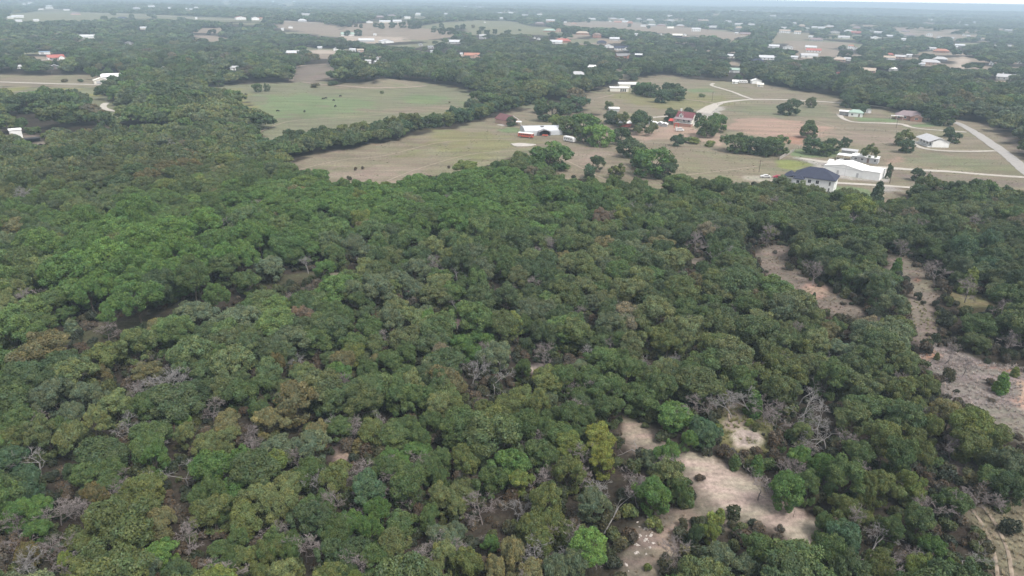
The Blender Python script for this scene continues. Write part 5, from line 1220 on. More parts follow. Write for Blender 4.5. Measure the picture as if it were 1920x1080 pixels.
# dark-roofed white house at the wood's edge
e, m = placed(1521, 358, 84, 42, 12, -7, 'white_house', 'two-storey white house with a big dark navy hipped roof at the edge of the wood', 'house')
RECTS[-1] = (RECTS[-1][0], RECTS[-1][1], 318, 353)
b = MB(); b.box(-7.8, 9.2, -5, 6, -1.0, 5.5); b.build('wall', WHT, e)
b = MB(); hip_roof(b, -7.8, 9.2, -5, 6, 5.5, 3.7, 0.55); b.build('roof', shingle('roof_navy', C3['navy']), e)
b = MB(); b.box(-11.6, -7.82, -3, 2.5, -1.0, 4.6); b.build('left_wing', WHT, e)
b = MB(); hip_roof(b, -11.6, -7.82, -3, 2.5, 4.6, 1.9, 0.5); b.build('wing_roof', shingle('roof_navy', C3['navy']), e)
b = MB(); b.box(-7.0, -3.2, -7.6, -5.02, -1.0, 5.0); b.build('front_bay', WHT, e)
b = MB(); hip_roof(b, -7.0, -3.2, -7.6, -4.4, 5.02, 1.4, 0.4); b.build('bay_roof', shingle('roof_navy', C3['navy']), e)
for xx in (-5.1,): window(e, xx, -7.6, 3.1, 1.1, 1.3)
for xx in (-0.8, 2.4): window(e, xx, -5.0, 3.3, 1.2, 1.4)
for zz in (0.6, 3.2): window(e, 9.2, -1.5, zz, 0.8, 1.5, 'r')
for zz in (0.6, 3.2): window(e, 7.4, -5.0, zz, 0.6, 1.5)
window(e, 4.6, -5.0, 0.8, 1.5, 1.2); door(e, 1.2, -5.0, 0.0, 1.2, 2.3, wallm('brown'))
# open carport with things, left edge
e, m = placed(60, 268, 26, 8, 5, 6, 'carport', 'dark flat carport beside the boxy white shed at the left edge', 'carport')
b = MB(); b.box(-4.2, 4.2, -2.2, 2.2, 2.1, 2.25); b.build('carport_roof', wallm('dark'), e)
for sx in (-4, 4):
    for sy in (-2, 2):
        b = MB(); b.box(sx-.07, sx+.07, sy-.07, sy+.07, -0.3, 2.1); b.build('post', wallm('dark'), e)
b = MB(); b.box(-4.1, 4.1, 2.0, 2.12, -0.3, 2.08); b.build('back_wall', wallm('dark'), e)

# ------------------------------------------------------------------ vehicles
TYRE = solid('tyre_rubber', (0.02, 0.02, 0.02), 0.8, 0.1, 2)
RIM = solid('rim_metal', (0.4, 0.4, 0.4), 0.4, 0.1, 2, 0.6)
def paint(n, c): return solid('paint_'+n, c, 0.35, 0.05, 0.6, 0.5)
def wheel(par, x, y, r, w_=0.22):
    b = MB(); b.cyl((x, y-w_/2, r), (x, y+w_/2, r), r, r, 14); o = b.build('wheel', TYRE, par)
    c = MB(); c.cyl((x, y-w_/2-0.01, r), (x, y+w_/2+0.01, r), r*0.55, r*0.55, 10); c.build('rim', RIM, o)
def car(u, v, yaw, pm, label, cat='car', kind='car'):
    loc = G1(u, v); e = empty({'pickup truck': 'pickup_truck', 'van': 'van'}.get(cat, 'parked_car'), loc, math.radians(yaw), label, cat)
    b = MB()
    if kind == 'car':
        prof = [(-2.25, .38), (-2.3, .75), (-2.1, .95), (-1.5, 1.0), (-1.0, 1.42), (0.5, 1.46), (1.15, 1.05), (2.0, .92), (2.3, .7), (2.3, .38)]; gl = [(-1.38, 1.02), (-0.95, 1.38), (0.45, 1.41), (1.0, 1.06)]
    elif kind == 'pickup':
        prof = [(-2.7, .5), (-2.7, 1.15), (-0.9, 1.15), (-0.8, 1.8), (0.5, 1.82), (1.1, 1.22), (2.5, 1.12), (2.65, .9), (2.65, .5)]; gl = [(-0.68, 1.2), (-0.62, 1.72), (0.42, 1.74), (0.92, 1.24)]
    else:
        prof = [(-2.6, .45), (-2.6, 2.0), (1.3, 2.05), (1.9, 1.3), (2.6, 1.15), (2.65, .45)]; gl = [(-2.2, 1.3), (-2.2, 1.85), (1.2, 1.88), (1.6, 1.32)]
    w_ = 0.9
    b.prism([(x_, z_) for x_, z_ in prof], -w_, w_, 'y'); b.build('body', pm, e, bevel=0.05)
    g = MB(); g.prism(gl, -w_-0.012, w_+0.012, 'y'); g.build('side_window', GLASS, e)
    for sx in (-1.45, 1.45):
        for sy in (-0.82, 0.82): wheel(e, sx, sy, 0.36)
    for sy in (-0.6, 0.6):
        h_ = MB(); h_.box(2.27 if kind == 'car' else 2.6, 2.34 if kind == 'car' else 2.7, sy-0.15, sy+0.15, 0.62, 0.78); h_.build('headlight', TRIM, e)
    return e
car(1458, 334, 176, paint('red', (0.30, 0.02, 0.04)), 'dark red car parked left of the navy-roofed white house', 'car')
car(1435, 333, 176, paint('silver', (0.6, 0.6, 0.6)), 'small silver car left of the dark red car', 'car')
car(1576, 303.5, 172, paint('white', (0.75, 0.75, 0.75)), 'white car under the left end of the mobile home carport', 'car')
car(1587, 305, 172, paint('black', (0.03, 0.03, 0.035)), 'black car under the carport right of the white car', 'car')
car(1583, 214, 100, paint('silver2', (0.55, 0.56, 0.58)), 'pale pickup parked inside the open white carport', 'pickup truck', 'pickup')
car(1274, 246, 10, paint('white', (0.75, 0.75, 0.75)), 'white vehicle parked below the porch of the farmhouse', 'van', 'van')
car(1548, 318, 245, paint('white', (0.75, 0.75, 0.75)), 'white pickup with dark windscreen on the gravel left of the big metal building', 'pickup truck', 'pickup')
def cover(e):
    pass
# red bus with a white roof
e = empty('bus', G1(986, 258), math.radians(-26), 'red old bus with a white roof parked in front of the arched barn', 'bus')
RB = solid('faded_red_paint', (0.50, 0.115, 0.075), 0.55, 0.12, 1.2, 0.3)
b = MB(); b.box(-4.6, 4.6, -1.25, 1.25, 0.55, 2.55); b.build('body', RB, e, bevel=0.12)
b = MB(); b.prism([(-1.2, 2.56), (-1.05, 2.85), (0, 3.0), (1.05, 2.85), (1.2, 2.56)], -4.5, 4.5, 'x'); b.build('roof', TRIM, e)
for i in range(6):
    b = MB(); b.box(-3.9+i*1.3, -2.95+i*1.3, -1.29, -1.252, 1.65, 2.3); b.build('window', GLASS, e)
b = MB(); b.box(4.603, 4.64, -1.0, 1.0, 1.5, 2.35); b.build('windscreen', GLASS, e)
for sx in (-3.0, 3.0):
    for sy in (-1.1, 1.1): wheel(e, sx, sy, 0.5, 0.3)
# small red implement right of it
e = empty('trailer', G1(1022, 256), math.radians(-10), 'low red farm trailer in the barn porch, right of the bus', 'trailer')
b = MB(); b.box(-1.6, 1.6, -0.8, 0.8, 0.5, 1.0); b.build('bed', RB, e, bevel=0.03); b = MB(); b.cyl((1.6, 0, .6), (2.8, 0, .4), .06, .05, 6); b.build('drawbar', RIM, e)
for sy in (-0.9, 0.9): wheel(e, -0.3, sy, 0.36)
# white motorhome
def camper(u, v, yaw, label, L_=7.8, name='motorhome', cat='motorhome'):
    e = empty(name, G1(u, v), math.radians(yaw), label, cat); h = L_/2
    b = MB(); b.prism([(-h, .5), (-h, 2.9), (h-0.9, 2.95), (h, 2.2), (h, .5)], -1.2, 1.2, 'y'); b.build('body', paint('white', (0.75, 0.75, 0.75)), e, bevel=0.08)
    for x_ in np.linspace(-h+1.2, h-1.8, 4):
        for sy in (-1, 1):
            b = MB(); b.box(x_-0.45, x_+0.45, min(sy*1.203, sy*1.225), max(sy*1.203, sy*1.225), 1.5, 2.2); b.build('window', GLASS, e)
    b = MB(); b.box(-h+0.2, h-0.3, -1.235, -1.203, 1.0, 1.18); b.build('stripe', wallm('lgrey'), e)
    for x_ in (-h*0.3, h*0.35):
        b = MB(); b.box(x_-0.4, x_+0.4, -0.35, 0.35, 2.9, 3.18); b.build('roof_vent', TRIM, e)
    for sx in (-h*0.55, h*0.6):
        for sy in (-1.08, 1.08): wheel(e, sx, sy, 0.4, 0.25)
    return e
camper(1068, 266, -48, 'white motorhome parked by the big green trees, right of the arched barn')
camper(1393, 156, -4, 'long white camper with dark windows in the row by the upper field', 8.5, 'camper', 'camper')
e = camper(1556, 311, 240, 'white box truck parked behind the white pickup on the gravel', 6.5, 'box_truck', 'truck')
# small flatbed trailer
e = empty('utility_trailer', G1(1524, 319), math.radians(200), 'grey open utility trailer on the gravel edge above the navy roof', 'trailer')
b = MB(); b.box(-1.8, 1.8, -0.9, 0.9, 0.55, 0.68); b.box(-1.8, 1.8, -0.9, -0.84, 0.68, 1.15); b.box(-1.8, 1.8, 0.84, 0.9, 0.68, 1.15); b.box(-1.8, -1.74, -0.84, 0.84, 0.68, 1.15); b.build('bed', wallm('metal'), e)
b = MB(); b.cyl((1.8, 0, .6), (2.9, 0, .45), .06, .05, 6); b.build('drawbar', RIM, e)
for sy in (-0.98, 0.98): wheel(e, 0, sy, 0.34)
# quad bike by the ring mound
e = empty('quad_bike', G1(1452, 820), math.radians(60), 'small blue and white quad bike parked by the ring mound in the wood', 'quad bike')
b = MB(); b.prism([(-0.95, .55), (-0.9, .85), (-0.3, .92), (0.1, .82), (0.45, .98), (0.9, .85), (1.0, .6), (0.5, .4), (-0.5, .4)], -0.28, 0.28, 'y'); b.build('body', paint('blue', (0.10, 0.32, 0.60)), e, bevel=0.04)
for sx in (-0.62, 0.62):
    for sy in (-0.47, 0.47): wheel(e, sx, sy, 0.30, 0.22)
    for sy in (-0.45, 0.45):
        b = MB(); b.prism([(sx-0.36, .62), (sx-0.2, .74), (sx+0.2, .74), (sx+0.36, .62), (sx+0.2, .68), (sx-0.2, .68)], sy-0.17, sy+0.17, 'y'); b.build('mudguard', paint('pale_blue', (0.42, 0.52, 0.62)), e)
b = MB(); b.cyl((0.35, -0.38, 1.12), (0.35, 0.38, 1.12), 0.03, 0.03, 6); b.cyl((0.45, 0, 0.9), (0.35, 0, 1.12), 0.03, 0.03, 6); b.build('handlebar', TYRE, e)
b = MB(); b.box(-0.65, 0.05, -0.16, 0.16, 0.90, 1.0); b.build('seat', TYRE, e, bevel=0.03)
b = MB()
for k in range(4): b.box(-1.0+0.13*k, -0.96+0.13*k, -0.4, 0.4, 0.93, 0.96)
b.build('rear_rack', paint('white', (0.75, 0.75, 0.75)), e)
# round fire ring near it
b = MB(); b.cyl((0, 0, -0.1), (0, 0, 0.35), 0.35, 0.33, 14); o = b.build('feed_tub', TYRE, None); o.location = G1(1431, 816); tag(o, 'small black tub on the ground left of the quad bike', 'tub')

# ------------------------------------------------------------------ poles, fence, cattle
POLEW = solid('pole_timber', (0.13, 0.105, 0.085), 0.9, 0.2, 3)
def pole(u, v, hpx, label, arms=1, h=None):
    p = G1(u, v); h = h or max(6.0, min(hpx*mpp(p)*1.08, 14)); e = empty('utility_pole', p, math.radians(rng.uniform(-40, 40)), label, 'utility pole', 'utility poles along the lanes')
    b = MB(); b.cyl((0, 0, -0.5), (0, 0, h), 0.16, 0.11, 8); b.build('pole', POLEW, e)
    for k in range(arms):
        b = MB(); b.box(-1.1, 1.1, -0.05, 0.05, h-0.7-0.8*k, h-0.55-0.8*k); b.build('crossarm', POLEW, e)
    for x_ in (-0.95, 0.95):
        b = MB(); b.cyl((x_, 0, h-0.55), (x_, 0, h-0.3), .05, .04, 6); b.build('insulator', wallm('lgrey'), e)
for a in [(1423, 323, 16, 'pole at the corner of the rough pasture left of the dark red car'), (1668, 344, 26, 'pole leaning by the slim tall tree at the end of the gravel lot'),
          (1739, 345, 12, 'short pole between the round pasture tree and the wood edge'), (1212, 232, 20, 'pole beside the white huts of the sandy yard'),
          (1335, 190, 16, 'pole at the fork where the gravel lane widens'), (98, 141, 18, 'pole above the white lane among trees at the left'),
          (187, 134, 14, 'pole just behind the cream metal barn'), (645, 97, 34, 'tall pole in front of the white yard of warehouses'), (1325, 66, 14, 'pole right of the large square white house'),
          (1440, 128, 10, 'pole in the trees below the dark blue hip roof'), (1680, 240, 10, 'pole by the ranch house driveway'), (1230, 70, 10, 'pole on the far field, upper right')]:
    pole(*a)
# lattice power pylons on the skyline
PYL = solid('galvanised_steel', (0.45, 0.47, 0.50), 0.5, 0.1, 1, 0.5)
for u, v, lab in [(755, 9, 'power pylon on the skyline, leftmost of the line'), (824, 12, 'second power pylon on the skyline'), (893, 13, 'third power pylon on the skyline, middle of the line'), (955, 10, 'fourth power pylon on the skyline'), (1123, 12, 'power pylon in the palest haze, fifth of the line')]:
    p = G1(u, v+4); e = empty('power_pylon', p, 0.3, lab, 'power pylon', 'power pylons on the skyline'); h = 30
    b = MB()
    for sx in (-1, 1):
        for sy in (-1, 1): b.cyl((sx*3, sy*3, 0), (sx*0.6, sy*0.6, h), .28, .18, 4)
    for k in range(6):
        z0 = h*k/6; z1 = h*(k+1)/6; w0 = 3-2.4*k/6; w1 = 3-2.4*(k+1)/6
        b.cyl((-w0, -w0, z0), (w1, -w1, z1), .12, .12, 4); b.cyl((w0, w0, z0), (-w1, w1, z1), .12, .12, 4)
    b.build('lattice_tower', PYL, e)
    for z_ in (h*0.72, h*0.86, h*0.98):
        b = MB(); b.box(-5.5, 5.5, -0.25, 0.25, z_, z_+0.45); b.build('crossarm', PYL, e)
# wooden fence
p0 = G1(1461, 300); p1 = G1(1489, 283)
d_ = p1-p0; L_ = float(np.hypot(d_[0], d_[1])); e = empty('board_fence', p0, math.atan2(d_[1], d_[0]), 'weathered board fence running up beside the dark tree, left of the green lawn', 'fence')
b = MB()
for i in range(int(L_/0.30)): b.box(i*0.30, i*0.30+0.285, -0.02, 0.02, -0.3, 1.8+0.03*math.sin(i*1.7))
b.build('boards', solid('grey_boards', (0.36, 0.33, 0.30), 0.9, 0.2, 2), e)
for i in range(int(L_/2.4)+1):
    b = MB(); b.box(i*2.4-0.05, i*2.4+0.05, 0.023, 0.12, -0.4, 1.75); b.build('post', POLEW, e)
# post and wire fences
WIRE = solid('fence_wire', (0.30, 0.30, 0.30), 0.5, 0.1, 1, 0.5)
for pts_, lab_ in (([(1190,266),(1225,271),(1270,279),(1320,287),(1362,293)], 'post and wire fence below the sandy yard of the farmhouse'),
                   ([(1543,252),(1525,262),(1506,272),(1492,282)], 'wire fence running diagonally from the reddish field down to the lawn'),
                   ([(1345,197),(1420,193),(1500,195),(1570,200)], 'wire fence along the near side of the curved gravel road'),
                   ([(1565,241),(1640,246),(1700,250)], 'wire fence under the driveway of the ranch house')):
    e = empty('wire_fence', G1(*pts_[0]), 0, lab_, 'fence'); o0 = np.array(e.location)
    q_ = np.array([G1(*p_) for p_ in pts_]); wv_ = MB()
    for a_, c_ in zip(q_, q_[1:]):
        n_ = max(1, int(np.linalg.norm(c_-a_)/5.5))
        for k_ in range(n_):
            p_ = a_+(c_-a_)*k_/n_; p2_ = a_+(c_-a_)*(k_+1)/n_; p_[2] = float(Hgt(p_[0], p_[1])); p2_[2] = float(Hgt(p2_[0], p2_[1]))
            b = MB(); b.cyl(tuple(p_-o0-np.array([0, 0, .3])), tuple(p_-o0+np.array([0, 0, 1.35])), .08, .07, 5); b.build('post', POLEW, e)
            for z_ in (0.5, 0.9, 1.25): wv_.cyl(tuple(p_-o0+np.array([0, 0, z_])), tuple(p2_-o0+np.array([0, 0, z_])), .015, .015, 3, False)
    wv_.build('wire', WIRE, e)
# cattle: one continuous body each
def cow_mesh():
    me = bpy.data.meshes.new('cow'); bm = bmesh.new()
    J = {'hip': (-0.75, 0, 1.15), 'mid': (0, 0, 1.05), 'sho': (0.65, 0, 1.15), 'neck': (1.0, 0, 1.05), 'poll': (1.3, 0, 0.85), 'muz': (1.55, 0, 0.45)}
    R = {'hip': .34, 'mid': .42, 'sho': .37, 'neck': .22, 'poll': .16, 'muz': .09}
    vs = {k: bm.verts.new(v) for k, v in J.items()}
    ed = [('hip', 'mid'), ('mid', 'sho'), ('sho', 'neck'), ('neck', 'poll'), ('poll', 'muz')]
    for s in (-1, 1):
        for nm, x_, k_ in (('f', 0.62, ((0, 0.78, .13), (0.03, 0.42, .075), (0, 0.05, .06))), ('r', -0.78, ((0.05, 0.8, .16), (-0.13, 0.45, .075), (-0.06, 0.05, .06)))):
            prev = 'sho' if nm == 'f' else 'hip'
            for i, (dx, z_, r_) in enumerate(k_):
                key = nm+str(s)+str(i); vs[key] = bm.verts.new((x_+dx, s*0.2, z_)); R[key] = r_; ed.append((prev, key)); prev = key
        key = 'ear'+str(s); vs[key] = bm.verts.new((1.25, s*0.22, 0.95)); R[key] = .04; ed.append(('poll', key))
    vs['t1'] = bm.verts.new((-1.08, 0, 1.1)); vs['t2'] = bm.verts.new((-1.14, 0, 0.5)); R['t1'] = .05; R['t2'] = .04; ed += [('hip', 't1'), ('t1', 't2')]
    for a, c in ed: bm.edges.new((vs[a], vs[c]))
    bm.verts.index_update(); order = {v.index: k for k, v in vs.items()}; bm.to_mesh(me); bm.free()
    o = bpy.data.objects.new('cow_form', me); COL.objects.link(o)
    sk = o.modifiers.new('s', 'SKIN')
    for i, sv in enumerate(me.skin_vertices[0].data):
        r_ = R[order[i]]; sv.radius = (r_, r_*(1.15 if order[i] in ('mid', 'hip', 'sho') else 1)); sv.use_root = order[i] == 'mid'
    o.modifiers.new('b', 'SUBSURF').levels = 1
    dg = bpy.context.evaluated_depsgraph_get(); out = bpy.data.meshes.new_from_object(o.evaluated_get(dg)); out.name = 'cow'
    bpy.data.objects.remove(o); return out
COWM = cow_mesh(); COWM.materials.clear(); COWM.materials.append(solid('black_hide', (0.018, 0.015, 0.015), 0.8, 0.2, 3))
for (u, v, a, lab) in [(521, 210, 10, 'leftmost of the black cows on the green pasture'), (571, 211, 80, 'black cow on the bright green middle of the pasture, second from the left'), (606, 187, 30, 'black cow left one of the close pair near the pasture top'),
                       (611, 186, 200, 'black cow right one of the close pair near the pasture top'), (626, 190, 150, 'black cow grazing just right of the close pair'), (629, 201, 250, 'black cow lower than the others, right of the bright green'), (638, 182, 40, 'topmost and rightmost black cow on the pasture'),
                       (461, 179, 0, 'lone black calf by the pasture left edge'), (77, 275, 10, 'black cow by the carport at the left edge'), (90, 274, 190, 'second black cow right of the one by the left carport')]:
    o = link('cow', COWM, None, G1(u, v), (0, 0, math.radians(a))); tag(o, lab, 'cow', 'black cattle grazing'); RECTS.append((u-3, u+3, v-4, v))
# ------------------------------------------------------------------ hide no building behind a nearer crown
def hides(x, y, d, hh=7.5):
    z = Hgt(x, y)
    ub, vb, _ = proj(np.stack([x, y, z], 1)); ut, vt, zc = proj(np.stack([x, y, z+hh*np.clip(d/8, .6, 1.5)], 1))
    half = d*FPX/zc*0.36
    bad = np.zeros(len(x), bool)
    for (u0, u1, v0, v1) in RECTS:
        hgt = v1-v0
        bad |= (ub+half > u0) & (ub-half < u1) & (vt < v1-0.30*hgt) & (vb > v1-1.2)
    for (a, b, r) in FOOT:
        bad |= np.hypot(x-a, y-b) < r+d*0.28
    return bad
lone_xy = []
def pix_tree_pos(u, v, wpx, midh):
    p = G1(u, v, midh); return p, wpx*mpp(p)
# trees that stand alone or in small clumps in the open land: (u, v of crown centre, crown width px, colour, shape, label)
LONE = """
1035 207 46 dk o|dark broad tree left in the clump behind the arched barn
1014 196 34 g o|smaller tree at the left shoulder of the clump behind the arched barn
1062 200 30 dk o|dark tree at the back of the clump behind the arched barn
1076 193 36 bl o|rounded blue-green tree topmost in the clump behind the arched barn
1044 227 28 yg o|yellowish tree at the right end of the arched barn
1098 230 76 mg o|largest green tree beside the arched barn
1072 232 40 g o|green tree filling the left side of the largest tree by the barn
1121 250 50 G o|bright green domed tree in front of the largest tree, above the white motorhome
1094 250 34 g o|low green tree between the motorhome and the bright domed tree
1146 218 26 dk o|small dark tree at the right shoulder of the largest tree
1169 222 28 ol o|olive tree behind the red-walled shed
1141 196 16 ol o|small scraggly tree alone in the field above the flat white roof
1166 254 38 dk o|dark tree right of the bright green domed tree
1180 274 42 dk o|dark tree at the bend below the red-walled shed
1202 292 44 g o|green tree left in the big pasture-edge group
1224 302 66 mg o|widest green tree of the pasture-edge group
1246 318 34 dk o|dark low tree right under the widest pasture-edge tree
1256 304 30 g o|bushy tree at the right of the pasture-edge group
1105 320 27 bl o|blue-green tree alone in the dirt lane below the motorhome
1159 320 28 ol o|round olive tree alone between the two pasture groups
1032 290 66 mg o|big ragged green tree at the wood edge below the gravel pad
981 298 28 g o|small tree at the wood edge left of the big ragged one
1006 302 30 mg o|fresh green tree tucked left of the big ragged one
1259 214 28 dk o|dark evergreen at the left corner of the farmhouse
1291 208 15 dk o|small dark tree directly behind the farmhouse roof
1305 220 26 dk o|dark tree at the right corner of the farmhouse
1327 236 44 g o|large green tree in front right of the farmhouse
1348 227 42 mg o|green tree behind the large one right of the farmhouse
1273 262 22 bl o|first bush of the short hedge below the sandy yard
1300 266 28 yg s|middle bushes of the short hedge below the sandy yard
1330 271 22 yg s|last yellow-green bush of the short hedge below the sandy yard
1286 264 20 g s|dark green bush, second of the short hedge below the sandy yard
1206 164 30 mg o|bright green tree in front of the twin clump by the white compound
1222 168 30 dk o|dark tree right of the bright one by the white compound
1192 167 16 g o|small tree nearest the white compound
1256 168 36 dk o|tall dark tree of the clump left of the upper field lane
1242 178 30 bl o|blue-green tree at the left foot of the upper field clump
1272 173 32 dk o|dark tree at the right of the upper field clump
1190 143 15 dk o|little dark tree above the white compound
1316 180 12 ol s|round bush by the lane above the farmhouse
1408 268 40 dk o|dark tree, right one of the pair right of the farmhouse
1384 266 42 g o|green tree, left one of the pair right of the farmhouse
1457 270 46 g o|tall green tree by the board fence
1438 278 30 dk o|lower dark tree leaning on the tall one by the board fence
1519 232 17 g o|small upper tuft of the two tiered trees above the fence
1518 244 30 g o|wide lower tree of the tiered pair above the fence
1484 199 36 dk o|dark spreading cedar in the field right of the gravel road
1470 204 10 ru s|brown bush at the foot of the dark cedar
1522 191 20 ol o|round pale tree under the gravel road, right of the dark cedar
1590 188 28 dk o|dark tree above the open white carport
1609 202 26 dk o|round dark tree behind the pale green hip roof
1523 272 34 bl o|first tree behind the lawn, above the gravel lot
1546 278 26 g o|second tree behind the lawn, thin-stemmed green
1562 271 32 dk o|third tree behind the lawn, broad and dark
1587 266 18 dk o|fourth and smallest tree behind the lawn
1634 286 36 ol o|olive tree overhanging the white mobile home
1698 257 32 ol o|flat-topped tree left of the long porch house
1701 272 26 dk o|lower dark tree just below the flat-topped one
1780 246 18 dk o|small dark tree right behind the silver-roofed porch house
1789 256 20 dk o|second small tree right of the silver-roofed porch house
1796 267 11 ol s|third and lowest bush right of the silver-roofed porch house
1668 318 13 dk t|slim upright tree at the end of the gravel lot
1719 325 23 dk o|single round dark tree in the lower right pasture
1644 366 24 dk j|dark round cedar on the grass in front of the wood, below the lower lane
1743 208 40 dk o|large dark tree behind the lawn of the brick ranch house
1775 216 42 g o|spreading green tree whose branches reach over the paved road
1466 206 8 ol s|x
466 211 10 dk s|small dark bush at the left end of the green pasture
716 173 9 ol s|small bush on the tan slope behind the green pasture
843 191 4 ru s|tiny brown bush beside the green hollow in the pasture
484 163 18 g o|green tree of the little clump at the pasture's far left corner
500 163 14 gg o|grey-green tree right of it in the clump at the pasture's far left corner
410 151 22 dk o|dark tree clump between the pit road and the green pasture
592 162 18 ru s|brown thicket at the foot of the old pit bank
625 158 18 dk s|dark thicket right of the brown one under the old pit bank
655 46 9 dk o|small tree left one of three on the far tan pasture
667 47 7 ru o|small brownish tree middle one of three on the far tan pasture
677 48 8 dk o|small tree right one of three on the far tan pasture
672 60 20 dk o|wide dark tree at the left of the white yard
652 61 12 dk o|round dark tree left of the wide one by the white yard
704 46 10 dk o|dark tree in front of the great white barn, left
716 47 14 dk o|dark trees in front of the great white barn, centre
735 46 14 dk o|dark tree in front of the great white barn, right
756 46 16 dk o|first large dark tree of the far pasture belt
770 47 16 dk o|second large dark tree of the far pasture belt
784 47 14 dk o|third large dark tree of the far pasture belt
812 56 10 dk o|round tree below the far pasture belt
828 47 9 dk o|small round tree in the middle of the far pasture
828 57 18 dk o|long low dark tree clump right of the round tree
845 57 16 dk o|dark clump end, far pasture
857 50 9 dk o|left one of two round trees on the green-tan pasture
868 49 11 dk o|right one of two round trees on the green-tan pasture
903 53 10 dk o|upper round tree of the trio on the green-tan pasture
898 60 10 dk o|lower left round tree of the trio on the green-tan pasture
913 60 13 dk o|lower right round tree of the trio on the green-tan pasture
928 58 10 dk o|single round tree right of the trio
953 60 11 dk o|round tree farthest right on the green-tan pasture's near edge
887 49 7 ru o|brownish bush between the pairs on the green-tan pasture
974 57 7 dk s|dot-like bush at the right of the green-tan pasture
1036 64 14 dk o|dark round tree above the broad red roof
1062 57 18 dk o|large dark tree behind the orange brick houses, left half
1073 57 18 dk o|large dark tree behind the orange brick houses, right half
1180 47 7 dk o|lone dark tree on the tan village green, right
1217 50 7 dk o|lone dark tree before the broad grey hip-roofed house
1087 38 8 dk o|small dark tree on the village green, left
1104 38 9 dk o|second small dark tree on the village green
1428 61 9 mg j|upright green cedar on the tan strip, upper right
1440 61 6 ru o|rust-brown round tree right of the upright cedar
1415 60 6 dk o|small dark round tree left of the upright cedar
1410 75 12 dk j|dark pointed tree below the big mauve roof
1591 100 18 dk o|round dark tree right of the tan hipped house with a chimney
1577 100 14 dk o|round dark tree above the tan hipped house with a chimney
1878 84 22 g o|big round tree standing out in the hazy right-hand woods
212 24 22 g o|tall green tree standing over the left green strip
246 30 14 g o|green tree right of the navy hip roof
195 34 14 g o|ragged green tree left of the navy hip roof
1900 147 22 gg o|round grey-green bush half covering the long grey-roofed house
160 197 26 bl o|blue-green round tree at the edge of the left field
110 190 52 dk o|dark domed tree crowning the left wood, below the pale track
50 190 60 dk o|broad dark tree at the left edge below the field
121 152 14 ru s|brown bush left one of two along the white lane
152 152 12 dk s|dark bush right one of two along the white lane
958 226 19 dk o|dark round tree hard against the pink brick house
"""
# the hedgerow between the two pastures, drawn as a line
HEDGE = [(500,276),(560,266),(605,259),(650,252),(700,247),(755,239),(815,228),(870,219),(905,208),(945,198),(985,188),(1015,184)]
hp_ = [G1(a, b, 3.0)[:2] for a, b in HEDGE]
hseg = []
for a, b in zip(hp_, hp_[1:]):
    n = max(1, int(np.linalg.norm(b-a)/6.6))
    for k in range(n): hseg.append(a+(b-a)*k/n+rng.normal(0, 0.8, 2))
nlab = [0]
def make_tree(kind, loc, dia, tint, label, cat, group, protos, parts=('crown', 'trunk'), hscale=1.0, rz=None):
    cme, tme, zc, R = protos[int(rng.integers(0, len(protos)))]
    e = empty(kind, loc, rng.uniform(0, 6.28) if rz is None else rz, label, cat, group)
    s = dia/(2*R); sh = (0.35+0.65*s)*hscale if kind != 'juniper_tree' else s*hscale
    e.scale = (s*rng.uniform(0.88, 1.16), s*rng.uniform(0.88, 1.16), sh)
    e.rotation_euler = (rng.normal(0, 0.07), rng.normal(0, 0.07), e.rotation_euler[2])
    c = link(parts[0], cme, e); c['tint'] = [float(t) for t in tint]
    if tme is not None: link(parts[1], tme, e)
    return e
def jt(code): return np.array(TINT[code][0])*TB*rng.uniform(0.88, 1.12)
PROTO = {'o': (FULL, 'tree', 'pasture_tree'), 's': (SHR, 'bush', 'bush'), 'j': (JUN, 'cedar', 'juniper_tree'), 't': (FULL, 'tree', 'pasture_tree')}
occupied = []
for ln in LONE.strip().split('\n'):
    a, lab = ln.split('|')
    if lab == 'x': continue
    u, v, wp, code, sh = a.split(); u, v, wp = float(u), float(v), float(wp)
    pr, cat, nm = PROTO[sh]
    midh = {'o': 4.2, 's': 0.9, 'j': 2.5, 't': 4.2}[sh]
    p, d = pix_tree_pos(u, v, wp, midh); d = min(d, 17)
    if sh == 'o': p, _ = pix_tree_pos(u, v, wp, midh*(0.35+0.65*d/8))
    e = make_tree(nm, p, d, jt(code), lab, cat, 'trees standing in the open land', pr, ('foliage', 'stems') if sh == 's' else ('crown', 'trunk'), hscale=0.8 if sh == 's' else 1.0)
    if sh == 't': e.scale = (e.scale[0], e.scale[1], 0.95)
    occupied.append((p[0], p[1], d))
nh = len(hseg)
def ordn(k): return '%d%s' % (k, 'th' if 10 < k % 100 < 20 else {1: 'st', 2: 'nd', 3: 'rd'}.get(k % 10, 'th'))
ordw = ['green', 'dark green', 'blue-green', 'deep green', 'olive']
for i, q in enumerate(hseg):
    d = rng.uniform(8.2, 12.5); z = float(Hgt(q[0], q[1])); code = ['g', 'dk', 'bl', 'dk', 'ol'][int(rng.integers(0, 5))]
    u_, v_, _ = proj(np.array([[q[0], q[1], z+4]]))
    lab = '%s hedgerow tree between the pastures, %s from its left end' % (TINT[code][1], ordn(i+1))
    make_tree('hedgerow_tree', (q[0], q[1], z), d, jt(code), lab, 'hedgerow tree', 'row of trees between the two pastures', FULL, hscale=rng.uniform(0.8, 1.1))
    occupied.append((q[0], q[1], d))
OCC = np.array(occupied)

